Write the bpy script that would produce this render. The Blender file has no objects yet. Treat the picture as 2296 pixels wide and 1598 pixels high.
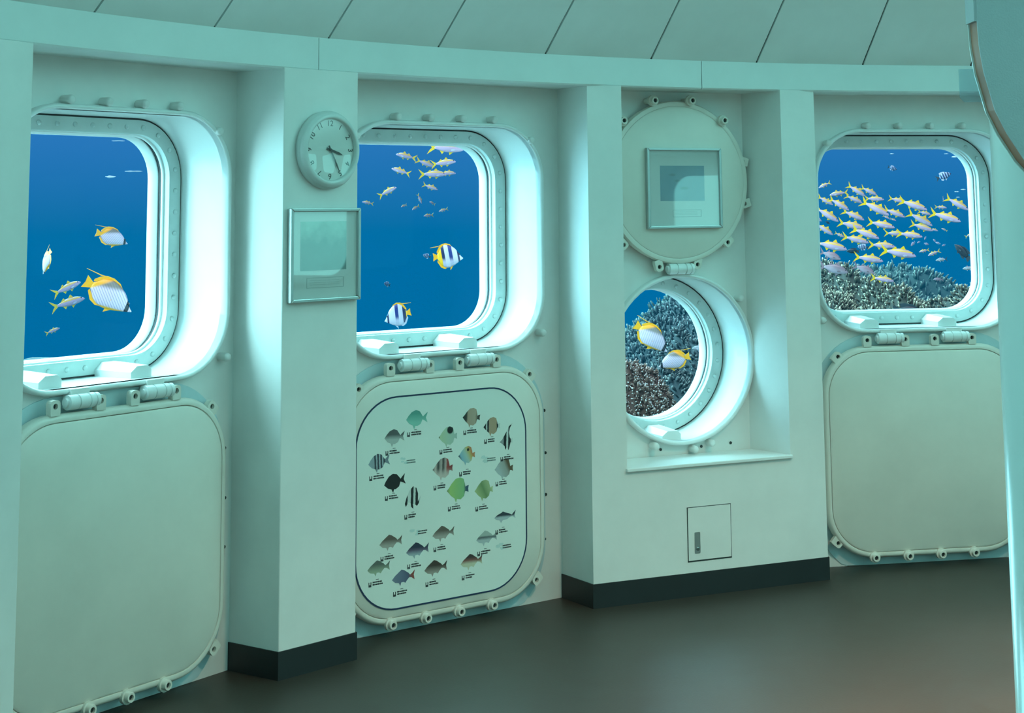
import bpy, bmesh, math, random
import numpy as np
from mathutils import Matrix, Vector, Euler

random.seed(7)
rng = np.random.default_rng(11)
scene = bpy.context.scene
COL = scene.collection
rad = math.radians

# ------------------------------------------------------------------ camera
cam_data = bpy.data.cameras.new('camera')
cam_data.sensor_fit = 'HORIZONTAL'
cam_data.sensor_width = 36.0
cam_data.lens = 3611.28 / 2296 * 36.0
cam_data.shift_x = (1148 - 1197.73) / 2296
cam_data.shift_y = (3.714 - 799) / 2296
cam_data.clip_start = 0.05
cam_data.clip_end = 200
cam = bpy.data.objects.new('camera', cam_data)
COL.objects.link(cam)
cam.matrix_world = (Matrix.Translation((0, 0, 1.5))
                    @ Matrix.Rotation(rad(90) + 0.1282, 4, 'X')
                    @ Matrix.Rotation(-0.0094, 4, 'Z'))
scene.camera = cam

# ------------------------------------------------------------------ colour management
scene.view_settings.view_transform = 'Standard'
scene.view_settings.look = 'None'
scene.view_settings.exposure = 0.0
scene.view_settings.gamma = 1.0
scene.view_settings.use_curve_mapping = False

# keep the render light: fewer bounces, adaptive sampling
scene.cycles.use_light_tree = True
scene.cycles.max_bounces = 8
scene.cycles.glossy_bounces = 3
scene.cycles.transparent_max_bounces = 8
scene.cycles.adaptive_threshold = 0.04
scene.cycles.adaptive_min_samples = 32

# ------------------------------------------------------------------ world: open sea, a little paler towards the surface
world = bpy.data.worlds.new('open_sea')
scene.world = world
world.use_nodes = True
wn, wl = world.node_tree.nodes, world.node_tree.links
wn.clear()
w_tc = wn.new('ShaderNodeTexCoord')
w_sep = wn.new('ShaderNodeSeparateXYZ')
w_map = wn.new('ShaderNodeMapRange')
w_map.inputs['From Min'].default_value = -0.3
w_map.inputs['From Max'].default_value = 0.3
w_ramp = wn.new('ShaderNodeValToRGB')
cr = w_ramp.color_ramp
cr.elements[0].position = 0.30
cr.elements[0].color = (0.0, 0.150, 0.35, 1)
cr.elements[1].position = 0.95
cr.elements[1].color = (0.13, 0.36, 0.78, 1)
for pos, colr in ((0.48, (0.0, 0.162, 0.40, 1)), (0.60, (0.075, 0.235, 0.62, 1))):
    cr.elements.new(pos).color = colr
w_bg = wn.new('ShaderNodeBackground')
w_bg.inputs['Strength'].default_value = 1.0
w_out = wn.new('ShaderNodeOutputWorld')
world.cycles.sampling_method = 'NONE'
wl.new(w_tc.outputs['Generated'], w_sep.inputs[0])
wl.new(w_sep.outputs['Z'], w_map.inputs['Value'])
wl.new(w_map.outputs[0], w_ramp.inputs[0])
wl.new(w_ramp.outputs[0], w_bg.inputs['Color'])
wl.new(w_bg.outputs[0], w_out.inputs['Surface'])


# ------------------------------------------------------------------ daylight in the water
def sun(name, direction, strength, color, angle):
    d = bpy.data.lights.new(name, 'SUN')
    d.energy = strength
    d.color = color
    d.angle = rad(angle)
    o = bpy.data.objects.new(name, d)
    COL.objects.link(o)
    o.rotation_euler = Vector(direction).to_track_quat('-Z', 'Y').to_euler()
    return o


# broad daylight scattered by the water from the left, and the downwelling light from the surface
sun('side_daylight', (0.86, -0.46, -0.24), 36.0, (0.54, 1.0, 0.96), 122)
sun('surface_daylight', (0.12, 0.50, -0.85), 3.3, (1.0, 0.88, 0.92), 40)

# ------------------------------------------------------------------ room constants (metres)
CX, CY = 2.5646, 2.4714        # centre of the round room
RW = 4.7145                    # recessed wall plates
BAY1, BAY2, BAY3, BAY4 = -55.58, -38.29, -24.45, -11.09
PILLARS = [-64.25, -46.96, -2.4]
BEAM_LO, BEAM_HI, BEAM_R = 1.981, 2.097, 4.52


def frame_matrix(phi, r=RW):
    """local x to the right along the wall (seen from inside), y outward, z up"""
    p = rad(phi)
    return Matrix.Translation((CX + r * math.sin(p), CY + r * math.cos(p), 0)) @ Matrix.Rotation(-p, 4, 'Z')


# ------------------------------------------------------------------ helpers: nodes
class NT:
    def __init__(self, name):
        self.m = bpy.data.materials.new(name)
        self.m.use_nodes = True
        self.t = self.m.node_tree
        self.t.nodes.clear()
        self.out = self.t.nodes.new('ShaderNodeOutputMaterial')

    def n(self, kind, **kw):
        x = self.t.nodes.new(kind)
        for k, v in kw.items():
            setattr(x, k, v)
        return x

    def set(self, sock, v):
        if isinstance(v, bpy.types.NodeSocket):
            self.t.links.new(v, sock)
        elif isinstance(v, (tuple, list)) and len(v) == 3 and sock.type == 'RGBA':
            sock.default_value = (*v, 1)
        else:
            sock.default_value = v

    def math(self, op, a, b=0.0, clamp=False):
        x = self.n('ShaderNodeMath', operation=op, use_clamp=clamp)
        self.set(x.inputs[0], a)
        self.set(x.inputs[1], b)
        return x.outputs[0]

    def mix(self, f, a, b):
        x = self.n('ShaderNodeMix', data_type='RGBA')
        self.set(x.inputs['Factor'], f)
        self.set(x.inputs[6], a)
        self.set(x.inputs[7], b)
        return x.outputs[2]

    def ramp(self, f, stops, interp='LINEAR'):
        x = self.n('ShaderNodeValToRGB')
        c = x.color_ramp
        c.interpolation = interp
        while len(c.elements) < len(stops):
            c.elements.new(0.5)
        for el, (p, col) in zip(c.elements, stops):
            el.position = p
            el.color = (*col, 1) if len(col) == 3 else col
        self.set(x.inputs[0], f)
        return x.outputs[0]

    def rng(self, v, a, b, c=0.0, d=1.0, smooth=False):
        x = self.n('ShaderNodeMapRange')
        if smooth:
            x.interpolation_type = 'SMOOTHSTEP'
        self.set(x.inputs['Value'], v)
        x.inputs['From Min'].default_value = a
        x.inputs['From Max'].default_value = b
        x.inputs['To Min'].default_value = c
        x.inputs['To Max'].default_value = d
        return x.outputs[0]

    def obj(self):
        tc = self.n('ShaderNodeTexCoord')
        s = self.n('ShaderNodeSeparateXYZ')
        self.t.links.new(tc.outputs['Object'], s.inputs[0])
        return tc.outputs['Object'], s.outputs[0], s.outputs[1], s.outputs[2]

    def noise(self, scale, detail=3.0, rough=0.5, vec=None):
        x = self.n('ShaderNodeTexNoise')
        x.inputs['Scale'].default_value = scale
        x.inputs['Detail'].default_value = detail
        x.inputs['Roughness'].default_value = rough
        if vec is not None:
            self.t.links.new(vec, x.inputs['Vector'])
        return x.outputs[0]

    def principled(self, color, rough=0.5, metal=0.0, bump=None, bump_s=0.1, spec=0.5, coat=0.0, dist=0.01):
        b = self.n('ShaderNodeBsdfPrincipled')
        self.set(b.inputs['Base Color'], color)
        self.set(b.inputs['Roughness'], rough)
        b.inputs['Metallic'].default_value = metal
        b.inputs['Specular IOR Level'].default_value = spec
        b.inputs['Coat Weight'].default_value = coat
        if bump is not None:
            bn = self.n('ShaderNodeBump')
            bn.inputs['Strength'].default_value = bump_s
            bn.inputs['Distance'].default_value = dist
            self.set(bn.inputs['Height'], bump)
            self.t.links.new(bn.outputs[0], b.inputs['Normal'])
        self.t.links.new(b.outputs[0], self.out.inputs['Surface'])
        return self.m


MATS = {}


def paint(name, color, rough=0.45, var=0.03, bump=0.06, scale=60, **kw):
    if name in MATS:
        return MATS[name]
    t = NT(name)
    o, x, y, z = t.obj()
    v = t.noise(4.0, 4, 0.6, o)
    c2 = tuple(max(0, c * (1 - 4 * var)) for c in color)
    col = t.mix(t.rng(v, 0.35, 0.7), color, c2)
    MATS[name] = t.principled(col, rough, bump=t.noise(scale, 2, 0.5, o), bump_s=bump, dist=0.004, **kw)
    return MATS[name]


def plain(name, color, rough=0.5, metal=0.0, **kw):
    if name not in MATS:
        t = NT(name)
        o = t.obj()[0]
        c2 = tuple(c * 0.9 for c in color)
        MATS[name] = t.principled(t.mix(t.noise(30, 2, 0.5, o), color, c2), rough, metal, **kw)
    return MATS[name]


# ------------------------------------------------------------------ helpers: meshes
def link(o, parent=None):
    COL.objects.link(o)
    if parent is not None:
        o.parent = parent
    return o


def mesh_data(name, verts, faces, mat=None, smooth=False):
    me = bpy.data.meshes.new(name)
    me.from_pydata([tuple(v) for v in verts], [], faces)
    bm = bmesh.new()
    bm.from_mesh(me)
    bmesh.ops.recalc_face_normals(bm, faces=bm.faces)
    bm.to_mesh(me)
    bm.free()
    if mat:
        me.materials.append(mat)
    if smooth:
        me.polygons.foreach_set('use_smooth', [True] * len(me.polygons))
        if smooth == 'auto':
            me.set_sharp_from_angle(angle=rad(40))
    me.update()
    return me


def ob(name, data, parent=None, matrix=None):
    o = bpy.data.objects.new(name, data)
    link(o, parent)
    if matrix is not None:
        if parent is None:
            o.matrix_world = matrix
        else:
            o.matrix_local = matrix
    return o


def tag(o, label=None, cat=None, group=None, kind=None):
    if label:
        o['label'] = label
    if cat:
        o['category'] = cat
    if group:
        o['group'] = group
    if kind:
        o['kind'] = kind
    return o


class MB:
    """collects shapes into one mesh"""
    def __init__(self):
        self.v, self.f = [], []

    def add(self, verts, faces):
        b = len(self.v)
        self.v += [tuple(p) for p in verts]
        self.f += [tuple(i + b for i in q) for q in faces]
        return self

    def box(self, x0, x1, y0, y1, z0, z1):
        v = [(x, y, z) for x in (x0, x1) for y in (y0, y1) for z in (z0, z1)]
        return self.add(v, [(0, 1, 3, 2), (4, 6, 7, 5), (0, 4, 5, 1), (2, 3, 7, 6), (0, 2, 6, 4), (1, 5, 7, 3)])

    def prism_z(self, poly, z0, z1):
        n = len(poly)
        v = [(x, y, z0) for x, y in poly] + [(x, y, z1) for x, y in poly]
        f = [tuple(range(n))[::-1], tuple(range(n, 2 * n))] + [(i, (i + 1) % n, n + (i + 1) % n, n + i) for i in range(n)]
        return self.add(v, f)

    def prism_y(self, poly, y0, y1):
        n = len(poly)
        v = [(x, y0, z) for x, z in poly] + [(x, y1, z) for x, z in poly]
        f = [tuple(range(n))[::-1], tuple(range(n, 2 * n))] + [(i, (i + 1) % n, n + (i + 1) % n, n + i) for i in range(n)]
        return self.add(v, f)

    def loft(self, loops, closed=False, cap0=False, cap1=False):
        """loops: lists of 3-D points of equal length"""
        n = len(loops[0])
        v = [p for lp in loops for p in lp]
        f = []
        m = len(loops)
        for k in range(m if closed else m - 1):
            a, b = k * n, ((k + 1) % m) * n
            f += [(a + i, a + (i + 1) % n, b + (i + 1) % n, b + i) for i in range(n)]
        if cap0:
            f.append(tuple(range(n))[::-1])
        if cap1:
            f.append(tuple(range((m - 1) * n, m * n)))
        return self.add(v, f)

    def lathe(self, prof, axis, c=(0, 0, 0), seg=16, cap=True):
        """prof: (distance along axis, radius)"""
        loops = []
        for a, r in prof:
            lp = []
            for i in range(seg):
                t = 2 * math.pi * i / seg
                p, q = r * math.cos(t), r * math.sin(t)
                lp.append({'x': (c[0] + a, c[1] + p, c[2] + q), 'y': (c[0] + p, c[1] + a, c[2] + q), 'z': (c[0] + p, c[1] + q, c[2] + a)}[axis])
            loops.append(lp)
        return self.loft(loops, False, cap, cap)

    def data(self, name, mat, smooth=False):
        return mesh_data(name, self.v, self.f, mat, smooth)

    def build(self, name, mat, parent=None, smooth=False, matrix=None):
        return ob(name, self.data(name, mat, smooth), parent, matrix)


def rrect(hw, hh, r, n=10):
    r = max(r, 0.002)
    out = []
    for cx_, cz_, a0 in ((hw - r, hh - r, 0), (-hw + r, hh - r, 90), (-hw + r, -hh + r, 180), (hw - r, -hh + r, 270)):
        for i in range(n + 1):
            t = rad(a0 + 90 * i / n)
            out.append((cx_ + r * math.cos(t), cz_ + r * math.sin(t)))
    return out


def circle(r, n=56):
    return [(r * math.cos(2 * math.pi * i / n), r * math.sin(2 * math.pi * i / n)) for i in range(n)]


def at_y(loop, y, c=(0, 0)):
    return [(p[0] + c[0], y, p[1] + c[1]) for p in loop]


def plate_with_hole(x0, x1, z0, z1, c, loop, y=0.0, thick=0.012):
    """flat wall plate in the xz plane with one hole; outer rim sampled radially from the hole centre"""
    angs = [math.atan2(p[1], p[0]) for p in loop]
    corners = [math.atan2(z - c[1], x - c[0]) for x in (x0, x1) for z in (z0, z1)]
    outer = []
    for a in angs:
        dx, dz = math.cos(a), math.sin(a)
        t = min([((x1 if dx > 0 else x0) - c[0]) / dx if abs(dx) > 1e-9 else 1e9,
                 ((z1 if dz > 0 else z0) - c[1]) / dz if abs(dz) > 1e-9 else 1e9])
        outer.append((c[0] + t * dx, c[1] + t * dz))
    for a, (x, z) in zip(corners, [(x, z) for x in (x0, x1) for z in (z0, z1)]):
        i = min(range(len(angs)), key=lambda k: abs((angs[k] - a + math.pi) % (2 * math.pi) - math.pi))
        outer[i] = (x, z)
    m = MB()
    inner = [(p[0] + c[0], p[1] + c[1]) for p in loop]
    m.loft([[(x, y, z) for x, z in inner], [(x, y, z) for x, z in outer],
            [(x, y + thick, z) for x, z in outer], [(x, y + thick, z) for x, z in inner]], closed=True)
    return m


def resample(loop, step, off=0.0):
    """points every STEP along a closed 2-D loop"""
    P = loop + [loop[0]]
    seg = [math.dist(P[i], P[i + 1]) for i in range(len(loop))]
    tot = sum(seg)
    n = max(3, round(tot / step))
    out = []
    for k in range(n):
        d = (off + k * tot / n) % tot
        i = 0
        while d > seg[i] and i < len(seg) - 1:
            d -= seg[i]
            i += 1
        t = d / seg[i] if seg[i] else 0
        out.append((P[i][0] + t * (P[i + 1][0] - P[i][0]), P[i][1] + t * (P[i + 1][1] - P[i][1])))
    return out


# ------------------------------------------------------------------ materials
WHITE = paint('white_wall_paint', (0.83, 0.82, 0.79), 0.42, 0.02, 0.05)
WHITE2 = paint('white_gloss_paint', (0.84, 0.86, 0.85), 0.28, 0.015, 0.03)
CREAM = paint('cream_hatch_paint', (0.81, 0.76, 0.68), 0.40, 0.02, 0.05)
PALE_BLUE = paint('pale_blue_surface', (0.60, 0.76, 0.79), 0.5, 0.05, 0.08)
FLANGE = paint('galvanised_flange_paint', (0.66, 0.76, 0.74), 0.35, 0.05, 0.08)
CEIL = paint('ceiling_panel_paint', (0.84, 0.89, 0.87), 0.5, 0.015, 0.03)
BEAMM = paint('beam_paint', (0.76, 0.81, 0.79), 0.45, 0.015, 0.03)
GASKET_GAP = plain('black_gasket_and_gap', (0.02, 0.03, 0.035), 0.5)
DARKGAP = plain('dark_gap', (0.03, 0.045, 0.045), 0.8)
CHROME = plain('brushed_aluminium', (0.55, 0.58, 0.58), 0.33, 1.0)
BASEB = paint('black_rubber_baseboard', (0.016, 0.022, 0.024), 0.45, 0.05, 0.05)


def make_glass(name, refl=0.05, rough=0.0):
    t = NT(name)
    tr = t.n('ShaderNodeBsdfTransparent')
    gl = t.n('ShaderNodeBsdfGlossy')
    gl.inputs['Roughness'].default_value = rough
    ms = t.n('ShaderNodeMixShader')
    ms.inputs[0].default_value = refl
    t.t.links.new(tr.outputs[0], ms.inputs[1])
    t.t.links.new(gl.outputs[0], ms.inputs[2])
    t.t.links.new(ms.outputs[0], t.out.inputs['Surface'])
    return t.m


PANE = make_glass('window_glass', 0.0015)
COVER_GLASS = make_glass('picture_glass', 0.16, 0.02)


def floor_mat():
    t = NT('dark_vinyl_floor')
    o, x, y, z = t.obj()
    n1 = t.noise(1.1, 4, 0.6, o)
    n2 = t.noise(140, 2, 0.6, o)
    col = t.mix(t.rng(n1, 0.3, 0.75), (0.031, 0.025, 0.019), (0.047, 0.039, 0.030))
    col = t.mix(t.rng(n2, 0.4, 0.7, 0, 0.35), col, (0.03, 0.026, 0.022))
    ro = t.rng(n1, 0.3, 0.8, 0.40, 0.52)
    return t.principled(col, ro, bump=n2, bump_s=0.10, spec=0.5, dist=0.003)


FLOOR = floor_mat()

# ================================================================== SETTING
# floor
m = MB()
pts = [(CX + 4.9 * math.cos(2 * math.pi * i / 72), CY + 4.9 * math.sin(2 * math.pi * i / 72)) for i in range(72)]
m.prism_z(pts, -0.05, 0.0)
tag(m.build('floor', FLOOR), 'dark grey brown vinyl floor of the round room', kind='structure')

# ceiling: a cone of painted panels rising inwards, closed by a flat cap
SLOPE_IN, SLOPE_UP = 1.75, 1.70
NPAN = 57
def cone_ring(r0, z0, r1, z1, a0, a1, n, thick):
    """sector of a cone, thickness measured upward/outward"""
    loops = []
    for i in range(n + 1):
        a = rad(a0 + (a1 - a0) * i / n)
        s, c = math.sin(a), math.cos(a)
        loops.append([(r0 * s, r0 * c, z0), (r1 * s, r1 * c, z1), (r1 * s, r1 * c, z1 + thick), (r0 * s, r0 * c, z0 + thick)])
    return loops
T_C = Matrix.Translation((CX, CY, 0))
m = MB()
m.loft(cone_ring(4.62, BEAM_HI + 0.0, 2.72, BEAM_HI + 1.85, 0, 360, 72, 0.03))
cap = [(2.80 * math.cos(2 * math.pi * i / 48), 2.80 * math.sin(2 * math.pi * i / 48)) for i in range(48)]
m.prism_z(cap, BEAM_HI + 1.69, BEAM_HI + 1.9)
ceiling = m.build('ceiling', DARKGAP, None, False, T_C)
tag(ceiling, 'sloping pale panelled ceiling above the ring beam', kind='structure')
step = 360 / NPAN
gap = 0.055
m = MB()
m.loft(cone_ring(4.525, BEAM_HI - 0.004, 4.525 - SLOPE_IN, BEAM_HI + SLOPE_UP, -step / 2 + gap, step / 2 - gap, 4, 0.012), cap0=True, cap1=True)
pdata = m.data('ceiling_panel', CEIL)
for i in range(NPAN):
    a = -14.97 + step / 2 + step * i
    ob('ceiling_panel', pdata, ceiling, Matrix.Rotation(-rad(a), 4, 'Z'))

# ring beam in sections
def beam_section(a0, a1):
    loops = []
    n = 8
    for i in range(n + 1):
        a = rad(a0 + (a1 - a0) * i / n)
        s, c = math.sin(a), math.cos(a)
        loops.append([(r * s, r * c, z) for r, z in ((BEAM_R, BEAM_LO + .006), (BEAM_R + .006, BEAM_LO), (4.86, BEAM_LO), (4.86, BEAM_HI), (BEAM_R, BEAM_HI))])
    return MB().loft(loops, cap0=True, cap1=True)
m = MB()
lp = []
for i in range(72):
    a = rad(5 * i)
    s, c = math.sin(a), math.cos(a)
    lp.append([(r * s, r * c, z) for r, z in ((BEAM_R + .012, BEAM_LO + .01), (4.85, BEAM_LO + .01), (4.85, BEAM_HI), (BEAM_R + .012, BEAM_HI))])
m.loft(lp, closed=True)
beam = m.build('trim_1', DARKGAP, None, False, T_C)
tag(beam, 'white ring beam running round the wall below the ceiling', kind='structure')
BS = 360 / 16
bdata = beam_section(0.02, BS - 0.02).data('beam_section', BEAMM, 'auto')
for i in range(16):
    ob('beam_section', bdata, beam, Matrix.Rotation(-rad(-24.6 + BS * i), 4, 'Z'))

# ------------------------------------------------------------------ shared small parts
def stud_data():
    m = MB()
    m.lathe([(0.0, .0085), (-.003, .0085), (-.006, .0065), (-.0078, .003)], 'y', seg=10)
    return m.data('stud', FLANGE, True)
STUD = stud_data()

def pin_data():
    m = MB()
    m.lathe([(0.0, .0145), (-.036, .0145), (-.042, .0125), (-.045, .008)], 'y', seg=14)
    return m.data('locating_pin', WHITE, 'auto')
PIN = pin_data()

def clamp_bolt_data():
    m = MB()
    m.lathe([(0.0, .013), (-.052, .013), (-.052, .023), (-.066, .023), (-.066, .016), (-.080, .016), (-.082, .0145), (-.082, .009), (-.072, .009)], 'y', seg=14)
    return m.data('clamp_bolt', CREAM, 'auto')
CLAMP = clamp_bolt_data()
m = MB()
m.lathe([(-.0725, .0088), (-.0735, .0088)], 'y', seg=12)
CLAMP_HOLE = m.data('socket', DARKGAP)


def lug_data(w=.036, h=.046, hole=.0088):
    """flat eye: a rounded tab with a hole"""
    n = 24
    outer, inner = [], []
    for i in range(n):
        a = 2 * math.pi * i / n
        c, s = math.cos(a), math.sin(a)
        if s >= 0:
            k = (abs(c) ** 3.2 + abs(s) ** 3.2) ** (-1 / 3.2)
            outer.append((w / 2 * c * k, w / 2 * s * k))
        else:
            t = min(w / 2 / abs(c) if abs(c) > 1e-6 else 9, (h - w / 2) / abs(s))
            outer.append((c * t, s * t))
        inner.append((hole * c, hole * s))
    m = MB()
    m.loft([at_y(outer, -.022), at_y(inner, -.022), at_y(inner, 0), at_y(outer, 0)], closed=True)
    return m.data('lug', CREAM, False)
LUG = lug_data()
m = MB()
m.lathe([(-.010, .0086), (-.0095, .0086)], 'y', seg=12)
LUG_HOLE = m.data('hole', DARKGAP)


def barrel_data(L=.108):
    m = MB()
    r = .0225
    prof = [(-L / 2 - .008, .010), (-L / 2 - .008, .013), (-L / 2, .013), (-L / 2, r)]
    for k in (-.17, .2):
        x = k * L
        prof += [(x - .0022, r), (x - .0018, r * .86), (x + .0018, r * .86), (x + .0022, r)]
    prof += [(L / 2 - .012, r), (L / 2 - .011, .8 * r), (L / 2 - .006, .8 * r), (L / 2 - .006, .95 * r), (L / 2 + .006, .95 * r), (L / 2 + .006, .011), (L / 2 + .012, .009)]
    m.lathe(prof, 'x', seg=20)
    return m.data('hinge_barrel', WHITE2, 'auto')
BARREL = barrel_data()
m = MB()
m.box(-.036, .036, -.035, 0, -.016, .042)
HINGE_LEAF = m.data('hinge_leaf', WHITE)


# ------------------------------------------------------------------ windows
def build_window(name, label, S, center, root, studs, pins, brackets, seed):
    """S(inset) -> closed 2-D loop.  Local frame of the bay: y outward."""
    cz = center
    w = ob(name, None, None, root)
    tag(w, label, kind='structure')
    # lip round the opening
    m = MB()
    m.loft([at_y(S(-.016), 0, cz), at_y(S(-.017), -.024, cz), at_y(S(-.014), -.031, cz), at_y(S(-.009), -.034, cz),
            at_y(S(-.004), -.032, cz), at_y(S(0), -.026, cz), at_y(S(0), .0, cz)])
    m.build('rim', WHITE2, w, True)
    # deep tunnel through the hull
    m = MB()
    m.loft([at_y(S(0), -.026, cz), at_y(S(0), .206, cz), at_y(S(-.012), .206, cz), at_y(S(-.012), 0, cz)], closed=True)
    m.build('reveal', WHITE2, w, 'auto')
    m = MB()
    m.loft([at_y(S(-.004), .200, cz), at_y(S(.007), .200, cz), at_y(S(.007), .21, cz), at_y(S(-.004), .21, cz)], closed=True)
    m.build('gap_ring', GASKET_GAP, w)  # dark ring standing in for the gap line between flange and reveal
    m = MB()
    m.loft([at_y(S(-.012), .203, cz), at_y(S(.006), .203, cz), at_y(S(.006), .196, cz), at_y(S(.050), .196, cz), at_y(S(.054), .199, cz), at_y(S(.054), .222, cz), at_y(S(-.012), .222, cz)], closed=True)
    m.build('flange', FLANGE, w, 'auto')
    m = MB()
    m.loft([at_y(S(.052), .222, cz), at_y(S(.058), .223, cz), at_y(S(.060), .232, cz), at_y(S(.056), .238, cz), at_y(S(.040), .238, cz), at_y(S(.040), .222, cz)], closed=True)
    m.build('retaining_ring', WHITE2, w, True)
    m = MB()
    m.loft([at_y(S(.040), .238, cz), at_y(S(.051), .238, cz), at_y(S(.052), .256, cz), at_y(S(.040), .256, cz)], closed=True)
    m.build('seal', GASKET_GAP, w)
    m = MB()
    m.loft([at_y(S(.040), .256, cz), at_y(S(.056), .256, cz), at_y(S(.061), .262, cz), at_y(S(.061), .30, cz), at_y(S(.040), .30, cz)], closed=True)
    m.build('glazing_ring', WHITE2, w, 'auto')
    m = MB()
    m.loft([at_y(S(.045), .280, cz), at_y(S(.045), .292, cz)], cap0=True, cap1=True)
    m.build('pane', PANE, w)
    for x, z in resample(S(.030), studs, .03):
        ob('stud', STUD, w, Matrix.Translation((x + cz[0], .196, z + cz[1])))
    for x, z in pins:
        ob('locating_pin', PIN, w, Matrix.Translation((x, 0, z)))
    for x in brackets:
        m = MB()
        zb = cz[1] + min(p[1] for p in S(0)) + .0 if name != 'window_3' else cz[1] - math.sqrt(.328 ** 2 - (x - cz[0]) ** 2) - .003
        sec0 = [(-.043, 0), (.043, 0), (.043, .026), (.028, .040), (-.018, .040), (-.043, .022)]
        sec1 = [(-.048, 0), (.048, 0), (.048, .028), (.030, .046), (-.022, .046), (-.048, .024)]
        m.loft([[(x + a, .030, zb - .003 + b) for a, b in sec0], [(x + a, .196, zb - .003 + b) for a, b in sec1]], cap0=True, cap1=True)
        m.build('stop_block', WHITE2, w)
    return w


def SR(hw, hh, r):
    return lambda i: rrect(hw - i, hh - i, r - i, 12)


def SC(r):
    return lambda i: circle(r - i, 60)


WIN = SR(.455, .420, .200)
WZ = 1.398
RPINS = [((j - 1.5) * .149, 1.848) for j in range(4)] + [(-.405, 1.772), (.405, 1.772), (-.455, 1.02), (.455, 1.02)]


def wall_bay(name, phi, label):
    M = frame_matrix(phi)
    hole = [p for p in WIN(-.013)]
    m = plate_with_hole(-.60, .60, 0.0, BEAM_LO + .02, (0, WZ), hole)
    wall = m.build(name, WHITE, None, False, M)
    tag(wall, label, kind='structure')
    # thin pale blue rounded sheet behind the hatch, down to the floor
    lp = [(p[0] - .01, max(p[1] + .455, .003)) for p in rrect(.492, .50, .27, 12)]
    mm = MB()
    mm.prism_y(lp, -.004, .002)
    mm.build('pale_blue_plate', PALE_BLUE, wall)
    return wall, M


wall_l, M1 = wall_bay('wall_left', BAY1, 'white recessed wall plate around the leftmost window')
wall_m, M2 = wall_bay('wall_middle', BAY2, 'white recessed wall behind the fish chart hatch')
wall_r, M4 = wall_bay('wall_right', BAY4, 'white recessed wall around the window with the fish school')
build_window('window_1', 'rounded square window with butterflyfish outside, left of the clock', WIN, (0, WZ), M1, .072, RPINS, (-.22, .14), 1)
build_window('window_2', 'rounded square window above the fish chart hatch', WIN, (0, WZ), M2, .072, RPINS, (-.22, .14), 2)
build_window('window_4', 'rounded square window looking out on the yellow-tailed fish school', WIN, (0, WZ), M4, .072, RPINS, (-.22, .14), 4)
# screws down the wall beside the chart hatch
m = MB()
m.lathe([(0, .006), (-.003, .006), (-.004, .003)], 'y', seg=8)
SCREW = m.data('screw', DARKGAP)
for w_ in (wall_l, wall_m, wall_r):
    for x, z in ((.484, .718), (.488, .556), (.488, .398), (.481, .231)):
        ob('screw', SCREW, w_, Matrix.Translation((x, 0, z)))
    # bare scuffs where wall meets floor
# niche wall with the porthole
M3 = frame_matrix(BAY3)
PORT = SC(.328)
PC = (-.033, .888)
m = plate_with_hole(-.62, .62, 0.0, BEAM_LO + .02, PC, PORT(-.013))
wall_n = tag(m.build('wall_niche', WHITE, None, False, M3), 'white back wall of the niche with the round porthole', kind='structure')
for x, z in ((.06, .50 + .03), (-.13, .53), (.20, .535)):
    ob('screw', SCREW, wall_n, Matrix.Translation((x, 0, z)))
build_window('window_3', 'round porthole in the wall niche looking out on the reef', PORT, PC, M3, .066,
             [(PC[0] + .365 * math.cos(a), PC[1] + .365 * math.sin(a)) for a in (rad(40), rad(-83), rad(-70), rad(150), rad(-112))], (-.06,), 3)

# ------------------------------------------------------------------ pillars
for i, phi in enumerate(PILLARS):
    M = frame_matrix(phi, 4.515)
    poly = [(-.163, 0), (.163, 0), (.205, .30), (-.205, .30)]
    m = MB()
    m.prism_z(poly, 0, BEAM_LO + .004)
    p = m.build('pillar_%d' % (i + 1), WHITE, None, False, M)
    tag(p, ['white pillar at the edge of the leftmost bay', 'white pillar carrying the wall clock', 'white pillar beyond the fish school window'][i], kind='structure')
    bv = p.modifiers.new('bevel', 'BEVEL')
    bv.width = .003
    bv.segments = 2
    bb = [(-.167, -.004), (.167, -.004), (.21, .30), (-.21, .30)]
    m = MB()
    m.prism_z(bb, 0, .089)
    tag(m.build('baseboard_%d' % (i + 1), BASEB, None, False, M), ['black baseboard round the foot of the leftmost pillar', 'black baseboard round the foot of the clock pillar', 'black baseboard of the pillar beyond the fish school window'][i], kind='structure')

# ------------------------------------------------------------------ niche panel between the middle and right bays
MP = frame_matrix(-24.65, 4.498)
NL, NR, NZ = -.381, .366, .503
m = MB()
m.prism_z([(-.533, 0), (NL, 0), (NL + .035, .215), (NL + .035, .3), (-.57, .3)], 0, BEAM_LO + .004)
m.prism_z([(NR, 0), (.533, 0), (.57, .3), (NR - .055, .3), (NR - .055, .215)], 0, BEAM_LO + .004)
m.prism_z([(NL, 0), (NR, 0), (NR - .05, .205), (NL + .03, .205)], 0, NZ - .012)
niche = m.build('wall_niche_surround', WHITE, None, False, MP)
tag(niche, 'white boxed wall panel surrounding the porthole niche', kind='structure')
m = MB()
m.prism_z([(NL - .006, -.012), (NR + .006, -.012), (NR + .006, .0), (NR - .05, .215), (NL + .03, .215), (NL - .006, .0)], NZ - .012, NZ + .002)
s = m.build('trim_2', WHITE2, None, False, MP)
tag(s, 'white sill board at the bottom of the porthole niche', kind='structure')
bv = s.modifiers.new('bevel', 'BEVEL'); bv.width = .003; bv.segments = 2
m = MB()
m.prism_z([(-.537, -.004), (.537, -.004), (.575, .3), (-.575, .3)], 0, .089)
tag(m.build('baseboard_4', BASEB, None, False, MP), 'long black baseboard under the porthole niche panel', kind='structure')

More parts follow.
